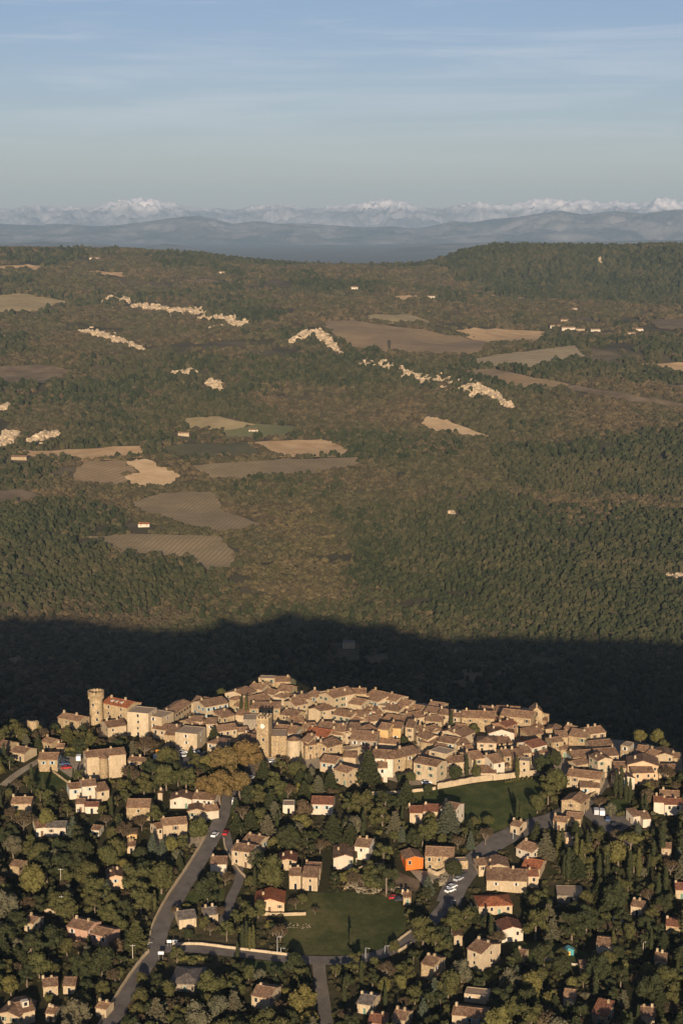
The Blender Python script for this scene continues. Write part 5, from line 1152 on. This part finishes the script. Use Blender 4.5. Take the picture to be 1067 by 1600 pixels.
CYP = [(379, 1462, 4), (385, 1464, 4), (390, 1465, 4), (396, 1467, 3.5), (371, 1488, 3.4), (602, 1560, 3.4), (568, 1284, 4.5), (567, 1300, 4), (872, 1318, 4.5), (878, 1314, 4.5), (900, 1330, 5), (908, 1340, 4.5), (936, 1352, 4.5), (948, 1358, 5),
       (984, 1350, 5), (998, 1345, 5), (962, 1222, 4), (970, 1224, 4.2), (978, 1232, 3.6), (984, 1234, 3.6), (808, 1268, 3.4), (813, 1270, 3.4), (604 + 101, 1128, 3.6), (377, 1104, 3), (385, 1106, 3), (392, 1108, 2.6), (729, 1197, 3.4), (742, 1200, 3), (808, 1200, 3.6),
       (1040, 1372, 4), (1028, 1390, 4.4), (1014, 1352, 4), (888, 1350, 5), (1062, 1308, 4), (1003, 1255, 2.6), (1008, 1254, 2.6), (150 + 92, 1408, 3), (470, 1196, 3), (548, 1468, 3), (1035, 1310, 5), (958, 1470, 4)]
for u_, v_, r_ in CYP: tree_px('cypress', 'dark green' if random.random() < .75 else 'olive green', u_, v_, r_ * 1.05)

# random planting between the placed trees
ROADSEG = [(L[i], L[i + 1], w) for L, w in ROADL for i in range(len(L) - 1)]
def road_clear(x, y, r):
    best = np.full(np.shape(x), 1e9)
    for a, b, w in ROADSEG:
        d = b - a; t = np.clip(((x - a[0]) * d[0] + (y - a[1]) * d[1]) / (d @ d), 0, 1); best = np.minimum(best, np.hypot(x - a[0] - d[0] * t, y - a[1] - d[1] * t) - w / 2)
    return best > r
VFRONT = ([-60, 0, 100, 130, 150, 240, 250, 330, 345, 410, 425, 480, 500, 560, 640, 700, 850, 885, 950, 1000, 1067, 1130], [1150, 1150, 1140, 1150, 1166, 1168, 1182, 1200, 1200, 1205, 1192, 1204, 1226, 1236, 1240, 1235, 1218, 1240, 1244, 1232, 1214, 1200])
def fill_trees():
    n = {'oak': 0, 'pine': 0, 'bare': 0, 'bush': 0, 'fir': 0, 'cedar': 0, 'cypress': 0}; q = np.random.default_rng(5)
    polys = [g[1] for g in GREENS] + [g[1] for g in PAVES[1:] if g[0] != 'building_plot']
    Y = 486 + 262 * q.random(42000); X = q.uniform(-1, 1, 42000) * (0.208 * Y + 8); Zc = T(X, Y); U, V_ = proj(X, Y, Zc); ok = V_ > np.interp(U, *VFRONT) + 3
    wU = fbm(X / 7, Y / 7, 61, 2) * 9; wV = fbm(X / 7, Y / 7, 62, 2) * 5
    for p_ in polys: ok &= ~inpoly(U + wU, V_ + wV, p_)
    ok &= road_clear(X, Y, 1.5)
    for fx, fy, fr in FOOT: ok &= (X - fx) ** 2 + (Y - fy) ** 2 > (fr + .6) ** 2
    RC = [road_clear(X, Y, r_) for r_ in (1.8, 2.6, 3.4)]; RV = [road_clear(X, Y + d_, -0.6) for d_ in (6, 12, 18)]
    for k in np.nonzero(ok)[0]:
        y = Y[k]; x = X[k]
        kind = q.choice(['oak', 'pine', 'bare', 'bush', 'fir', 'cedar', 'cypress'], p=[.43, .27, .09, .08, .05, .04, .04])
        if kind in ('bush', 'fir', 'cedar', 'cypress', 'bare') and n[kind] > {'bush': 190, 'fir': 50, 'cedar': 30, 'cypress': 36, 'bare': 85}[kind]: continue
        if n[kind] >= {'oak': 296 - sum(1 for t_ in NAMED if t_[0] == 'oak' and t_[4] > 0), 'pine': 290}.get(kind, 999): continue
        r = {'oak': 1.8 + 3.6 * q.random() ** 1.25, 'pine': 2.0 + 3.3 * q.random() ** 1.2, 'bare': q.uniform(2.2, 3.6), 'bush': q.uniform(1.0, 1.9), 'fir': q.uniform(1.6, 2.6), 'cedar': q.uniform(2.6, 4.2), 'cypress': q.uniform(.7, 1.05)}[kind]
        z = Zc[k]; gu = float(U[k]); gv = float(V_[k])
        if not RC[0 if r < 2.4 else 1 if r < 3.7 else 2][k]: continue
        if any((x - fx) ** 2 + (y - fy) ** 2 < (fr + r * .55) ** 2 for fx, fy, fr in FOOT): continue
        if any((x - tx) ** 2 + (y - ty) ** 2 < (.56 * (r + tr)) ** 2 for tx, ty, tr in TREES): continue
        s = FPX / math.hypot(y, H - z); hc = {'oak': 1.25, 'pine': 1.55, 'bare': 1.1, 'bush': .6, 'fir': 1.7, 'cedar': 1.4, 'cypress': 5}[kind] * r
        cu, cv = gu, gv - hc * s * .95; hh = {'cypress': 5, 'fir': 1.8, 'cedar': 1.6, 'pine': 1.25}.get(kind, .95) * r * s; bad = False
        for (a0, b0, a1, b1, by) in BOXES:
            if by > y - 1 and by - y < 90:
                ox = min(cu + r * s * .8, a1) - max(cu - r * s * .8, a0); oy = min(cv + hh, b1) - max(cv - hh, b0)
                if ox > 0 and oy > 0 and ox * oy > .13 * (a1 - a0) * (b1 - b0): bad = True; break
        if bad: continue
        # keep trees off the view of roads
        if not (RV[0][k] and RV[1][k] and (hc < 6 or RV[2][k])) and q.random() < .8: continue
        col = {'oak': ['olive green', 'dark green', 'yellow green', 'russet', 'grey green'], 'pine': ['dark green', 'olive green'], 'bare': ['russet'], 'bush': ['olive green', 'yellow green', 'grey green'], 'fir': ['dark green', 'blue green'],
               'cedar': ['dark green', 'grey green'], 'cypress': ['dark green']}[kind]
        p = {'oak': [.50, .22, .14, .05, .09], 'pine': [.45, .55]}.get(kind); col = str(q.choice(col, p=p))
        place_tree(str(kind), col, x, y, r); n[kind] += 1
    print('planted', n, 'all', len(TREES))
for a_, b_ in ((640, 1366), (652, 1370), (664, 1372), (645, 1380)):
    w_ = hit(a_, b_)[0]; FOOT.append((w_[0], w_[1], 4.5))
fill_trees()
# undergrowth: uncountable low scrub between the trees
def undergrowth():
    x, y = jitter_grid(-170, 170, 470, 760, 2.5); k = np.abs(x) < .215 * y + 14; x = x[k]; y = y[k]; z = T(x, y); u, v = proj(x, y, z)
    k = v > np.interp(u, *VFRONT) + 2
    for g in GREENS + PAVES[1:]: k &= ~inpoly(u, v, g[1])
    k &= road_clear(x, y, 1.0)
    for fx, fy, fr in FOOT: k &= (x - fx) ** 2 + (y - fy) ** 2 > (fr + .3) ** 2
    k &= fbm(x / 16, y / 16, 19, 3) > -.25
    x, y, z = x[k], y[k], z[k]; r = rng.uniform(.5, 1.35, len(x))
    m = forestmat('scrub_foliage', [(0.024, 0.026, 0.011), (0.040, 0.038, 0.016), (0.062, 0.053, 0.022)], [(0.04, 0.033, 0.018), (0.062, 0.049, 0.026), (0.09, 0.067, 0.036)], 0.05, 0.52)
    gn_forest('undergrowth', np.stack([x, y, z - .2], -1), r, m, 1, (1.1, 1.1, .8), .6, 2.0); print('scrub', len(x))
undergrowth()
# hedges
def hedge(pl, h, w, col, label):
    L = px_line(pl, 10); q = np.random.default_rng(int(pl[0][0])); lum = [((a[0], a[1], Tz(a[0], a[1]) + h * .5), max(h, w) * .55) for a in L[::2]]
    me = crown_mesh('hedge', lum, LM[col], q, .2, 40, h / max(h, w)); o = bpy.data.objects.new('hedge', me); C.objects.link(o); tag(o, label, 'hedge', 'hedges')
stone_wall([(669, 1362), (684, 1368), (700, 1358)], 1.6, .5, 'c', 'pale terrace wall in front of the orange house')
hedge([(104, 1174), (126, 1173), (148, 1171)], 1.8, 1.4, 'yellow green', 'clipped yellow-green hedge left of the stone hall')
hedge([(280, 1502), (300, 1500), (330, 1502)], 1.6, 1.3, 'yellow green', 'loose hedge along the cross road below the signs')
hedge([(880, 1330), (905, 1342), (940, 1352)], 1.8, 1.5, 'dark green', 'dark hedge under the cypresses on the right')
hedge([(1000, 1262), (985, 1270), (965, 1276)], 1.8, 1.6, 'olive green', 'olive hedge above the white garages')
hedge([(845, 1216), (810, 1220), (790, 1224)], 1.2, 1.0, 'olive green', 'low hedge at the foot of the tall field wall')

# ------------------------------------------------------------------ rocks
rock = plain('pale_rock', (0.40, 0.30, 0.19), 0.95, 0, 0.55, 0.12)
def rocks(name, pts, sizes, label, cat, group, flat=.8, mt=None):
    V = []; F = []; n = 0; q = np.random.default_rng(len(pts))
    core(np.zeros(3), 1, q); iv, if_ = ICO
    for p, s in zip(pts, sizes):
        k = 1 + q.uniform(-.35, .35, len(iv)); v = iv * k[:, None] * np.array([s * q.uniform(.8, 1.5), s * q.uniform(.5, .9), s * flat * q.uniform(.7, 1.3)]); a = q.uniform(0, 6.28)
        v = np.column_stack([v[:, 0] * math.cos(a * .3) - v[:, 1] * math.sin(a * .3), v[:, 0] * math.sin(a * .3) + v[:, 1] * math.cos(a * .3), v[:, 2]]) + p
        V.append(v); F += [tuple(n + i for i in f) for f in if_]; n += len(v)
    o = link_mesh(name, np.concatenate(V).tolist(), F, mt or rock); tag(o, label, cat, group); return o
for W, s_, lb in BANDS:
    o_ = np.argsort(W[:, 0]); Wm = (W[o_][1:] + W[o_][:-1]) / 2; dm_ = np.linalg.norm(np.diff(W[o_], axis=0), axis=1) * .62; km = (dm_ > 3) & (dm_ < 40); Wm[:, 2] = T(Wm[:, 0], Wm[:, 1])
    W = W.copy(); W[:, 2] += s_ * .2; W = np.vstack([W, Wm[km] - [0, 0, 1.5]]); s_ = np.r_[s_, np.minimum(dm_[km], 7.5)]; rocks('rocky_outcrop', W, s_, lb, 'outcrop', 'rock outcrops on the far slope')
def pile(cx, cy, w, h, n, smin, smax, label, mt=None):
    u = cx + rng.uniform(-1, 1, n) * w; v = cy + rng.uniform(-1, 1, n) * h; W = hit(u, v); s = rng.uniform(smin, smax, n); W[:, 2] += s * .3
    rocks('stone_heap', W, s, label, 'stones', 'stone heaps', .7, mt)
rub = plain('rubble_stones', (0.22, 0.18, 0.12), 0.95, 0, 0.3, 1.0)
pile(455, 1447, 34, 4, 60, .12, .38, 'scattered row of pale stones across the upper meadow', rub);
pile(575, 1392, 22, 5, 50, .3, .8, 'heap of timber-coloured rubble on the building plot', rub)
pile(625, 1392, 14, 4, 30, .3, .7, 'small rubble heap right on the building plot', rub); pile(550, 1385, 10, 4, 26, .3, .8, 'rubble heap left on the building plot', rub)
pile(424, 1206, 14, 3, 40, .3, .8, 'bright stone blocks piled below the church', rub); pile(690, 1378, 6, 5, 10, .7, 1.6, 'big boulders at the farm yard corner', rub)

# ------------------------------------------------------------------ cars
def paint(name, c): return plain(name, c, 0.3, 0, 0.05)
PAINT = {'white': paint('white_car_paint', (.75, .75, .74)), 'red': paint('red_car_paint', (.4, .03, .03)), 'dark': paint('dark_car_paint', (.04, .045, .055)), 'silver': paint('silver_car_paint', (.45, .46, .48)),
         'blue': paint('blue_car_paint', (.06, .1, .2)), 'orange': paint('orange_truck_paint', (.75, .28, .03))}
def car(kind, col, u, v, ang, label):
    g = hit(u, v, 0)[0]; root = empty({'car': 'parked_car', 'van': 'parked_van', 'truck': 'parked_truck'}[kind], (g[0], g[1], g[2] + .2), R(ang)); b = MB(); W = .88
    if kind == 'car':
        b.prism([(-2.1, .3), (2.1, .3), (2.15, .7), (1.95, .88), (1.1, .95), (-1.9, 1.0), (-2.12, .8)], -W, W, 'y'); gl = MB(); gl.prism([(-1.7, .98), (1.05, .93), (.45, 1.42), (-1.35, 1.45)], -W + .1, W - .1, 'y')
        rf = (-1.3, .42, 1.44, 1.5)
    elif kind == 'van':
        b.prism([(-2.4, .35), (2.5, .35), (2.55, .95), (2.1, 1.25), (-2.4, 1.25)], -.95, .95, 'y'); b.prism([(-2.4, 1.25), (1.2, 1.25), (1.0, 2.25), (-2.4, 2.25)], -.93, .93, 'y'); gl = MB(); gl.prism([(1.22, 1.26), (2.05, 1.26), (1.3, 2.15), (1.05, 2.15)], -.85, .85, 'y'); rf = None
    else:
        b.prism([(1.2, .5), (3.2, .5), (3.2, 1.5), (2.9, 2.3), (1.2, 2.3)], -1.0, 1.0, 'y'); b.box(-3.2, 1.1, -1.1, 1.1, .8, 1.1); b.box(-3.2, 1.05, -1.1, -1.0, 1.1, 1.7); b.box(-3.2, 1.05, 1.0, 1.1, 1.1, 1.7); gl = MB(); gl.prism([(3.0, 1.5), (3.22, 1.5), (2.95, 2.2), (2.8, 2.2)], -.9, .9, 'y'); rf = None
    if rf: b.box(rf[0], rf[1], -W + .14, W - .14, rf[2], rf[3])
    b.build('body', PAINT[col], root); gl.build('windows', M_DARK, root)
    for sx in (-1.35, 1.4):
        for sy in (-1, 1):
            w = MB(); w.tube((sx, sy * .72, .32), (sx, sy * .92, .32), .33, .33, 10); w.build('wheel', M_TYRE, root)
    tag(root, label, kind, 'parked and passing vehicles'); return root
CARS = [('truck', 'orange', 256, 1179, 10, 'orange flatbed truck in the car park under the castle'), ('van', 'white', 248, 1186, 60, 'white van just below the orange truck'),
 ('car', 'white', 285, 1178, 20, 'white car below the big blank building, left of three'), ('car', 'silver', 288, 1183, 15, 'silver car just in front of the white one under the blank building'), ('car', 'white', 305, 1177, 10, 'white car at the right end under the blank building'),
 ('car', 'silver', 306, 1189, 80, 'left car of the three parked side by side near the plane trees'), ('car', 'white', 314, 1190, 80, 'middle car of the three parked side by side near the plane trees'), ('car', 'white', 321.5, 1190, 80, 'right car of the three parked side by side near the plane trees'),
 ('car', 'dark', 321, 1180, 75, 'dark car behind the three cars parked side by side'), ('van', 'white', 124, 1188, 92, 'white van by the garden wall in the courtyard car park'), ('car', 'red', 104, 1202, 15, 'red car in the courtyard car park'),
 ('car', 'dark', 100, 1190, 10, 'dark car farthest back in the courtyard car park'), ('car', 'blue', 101, 1196, 12, 'blue car between the red and the dark one'), ('car', 'white', 336, 1307, 72, 'white car driving on the main road'),
 ('car', 'red', 353, 1304, 80, 'dark red car beside the forked lane'), ('car', 'silver', 80, 1455, 50, 'silver car parked left of the pink houses'), ('car', 'white', 703, 1394, 40, 'white car nearest the junction end on the right-hand road'),
 ('car', 'white', 706, 1388, 45, 'second white car parked along the right-hand road'), ('car', 'silver', 716, 1376, 48, 'silver car parked uphill along the right-hand road'), ('car', 'dark', 722, 1368, 48, 'dark car highest of the row on the right-hand road'),
 ('car', 'red', 616, 1405, 10, 'red car at the upper edge of the stony meadow'), ('car', 'dark', 624, 1408, 15, 'dark car right of the red one by the meadow'), ('van', 'white', 367, 1256, 90, 'white box van at the top of the main road'),
 ('van', 'white', 940, 1273, 85, 'right of two white vans at the street end by the bare tree'), ('van', 'silver', 931, 1272, 85, 'silver van left of the white one at the street end by the bare tree'), ('car', 'blue', 949, 1282, 80, 'blue car below the white vans'),
 ('car', 'dark', 962, 1292, 10, 'dark car lowest at the shaded street end'), ('car', 'white', 427, 1192, 20, 'white car under the church, upper'), ('car', 'silver', 432, 1196, 20, 'silver car under the church, middle'), ('car', 'dark', 421, 1199, 20, 'dark car under the church, lower'),
 ('car', 'white', 437, 1191, 30, 'white car farthest right under the church'), ('car', 'white', 392, 1218, 70, 'white car in the shade of the plane trees'), ('car', 'white', 666, 1225, 10, 'white car below the pale cube house')]
for c_ in CARS: car(*c_)
# caravan
g = hit(970, 1442, 0)[0]; cv = empty('caravan', tuple(g), R(-8)); b = MB(); b.prism([(-2.9, .5), (2.9, .5), (3.0, 1.6), (2.5, 2.5), (-2.6, 2.5), (-3.0, 1.6)], -1.1, 1.1, 'y'); b.build('body', PAINT['white'], cv)
b = MB(); b.box(-1.8, -.4, -1.13, -1.09, 1.4, 2.0); b.box(.6, 1.7, -1.13, -1.09, 1.4, 2.0); b.build('windows', M_DARK, cv)
for s_ in (-1, 1): b = MB(); b.tube((0, s_ * .8, .35), (0, s_ * 1.05, .35), .35, .35, 10); b.build('wheel', M_TYRE, cv)
tag(cv, 'white caravan under the trees right of the low white house', 'caravan')

# ------------------------------------------------------------------ poles, lamps, signs
def pole(u, v, hpx, kind, label):
    g = hit(u, v, 0)[0]; h = hpx * math.hypot(g[1], H - g[2]) / FPX * 1.04; root = empty(kind, tuple(g), random.uniform(-.3, .3)); b = MB(); b.tube((0, 0, -1), (0, 0, h), .17, .11, 7); 
    b.build('pole', M_CONC if kind == 'utility_pole' else M_METAL, root)
    if kind == 'utility_pole': b = MB(); b.box(-.9, .9, -.06, .06, h - .5, h - .36); [b.tube((x, 0, h - .36), (x, 0, h - .16), .06, .05, 5) for x in (-.8, 0, .8)]; b.build('crossarm', M_METAL, root)
    else: b = MB(); b.box(-.05, 1.2, -.05, .05, h - .1, h); b.box(.9, 1.6, -.14, .14, h - .18, h - .02); b.build('lamp_head', M_METAL, root)
    tag(root, label, 'pole' if kind == 'utility_pole' else 'street lamp', 'poles and lamps')
for q in [(96, 1387, 30, 'utility_pole', 'tall pole in the trees left of the peach blue-shuttered house'), (98, 1440, 40, 'utility_pole', 'tall pole just above the left pink house'), (98, 1463, 14, 'utility_pole', 'short pole beside the left pink house'),
          (208, 1503, 27, 'utility_pole', 'pole in front of the cedar left of the junction'), (433.5, 1492, 28, 'street_lamp', 'tallest lamp post at the lower left of the stony meadow'), (439, 1492, 11, 'street_lamp', 'short lamp post beside the tallest one at the meadow'),
          (571, 1498, 17, 'street_lamp', 'lamp post on the cross road below the meadow'), (601, 1492, 14, 'street_lamp', 'lamp post at the right end of the meadow road'), (1004, 1487, 17, 'utility_pole', 'pale pole in the lower right woods'),
          (839, 1553, 28, 'utility_pole', 'tall thin pole near the bottom right'), (1005, 1140, 8, 'utility_pole', 'pale post on the dark slope right of the village'), (232, 1482, 10, 'street_lamp', 'short lamp beside the road at the junction'),
          (263, 1172, 9, 'street_lamp', 'lamp at the car park under the castle'), (705, 1418, 12, 'street_lamp', 'lamp at the lower end of the right-hand road'), (801, 1312, 10, 'street_lamp', 'lamp along the upper right-hand road'),
          (417, 1198, 12, 'street_lamp', 'lamp post among the cars under the church'), (213, 1594, 0, '', '')]:
    if q[2] > 0: pole(*q)
def sign(u, v, hpx, w, label):
    g = hit(u, v, 0)[0]; h = hpx * math.hypot(g[1], H - g[2]) / FPX; root = empty('road_sign', tuple(g), 0)
    for s_ in (-1, 1): b = MB(); b.tube((s_ * w * .35, 0, -.5), (s_ * w * .35, 0, h), .05, .05, 6); b.build('post', M_METAL, root)
    b = MB(); b.box(-w / 2, w / 2, -.1, -.05, h - 1.1, h - .1); b.build('panel', M_WHITE, root); tag(root, label, 'sign', 'white junction signs'); return root
sign(252, 1502, 16, 1.9, 'white sign standing lowest, below the junction'); sign(265, 1480, 12, 1.6, 'left of the two white signs on the junction verge'); sign(274, 1480, 12, 1.6, 'right of the two white signs on the junction verge')
write_labels()
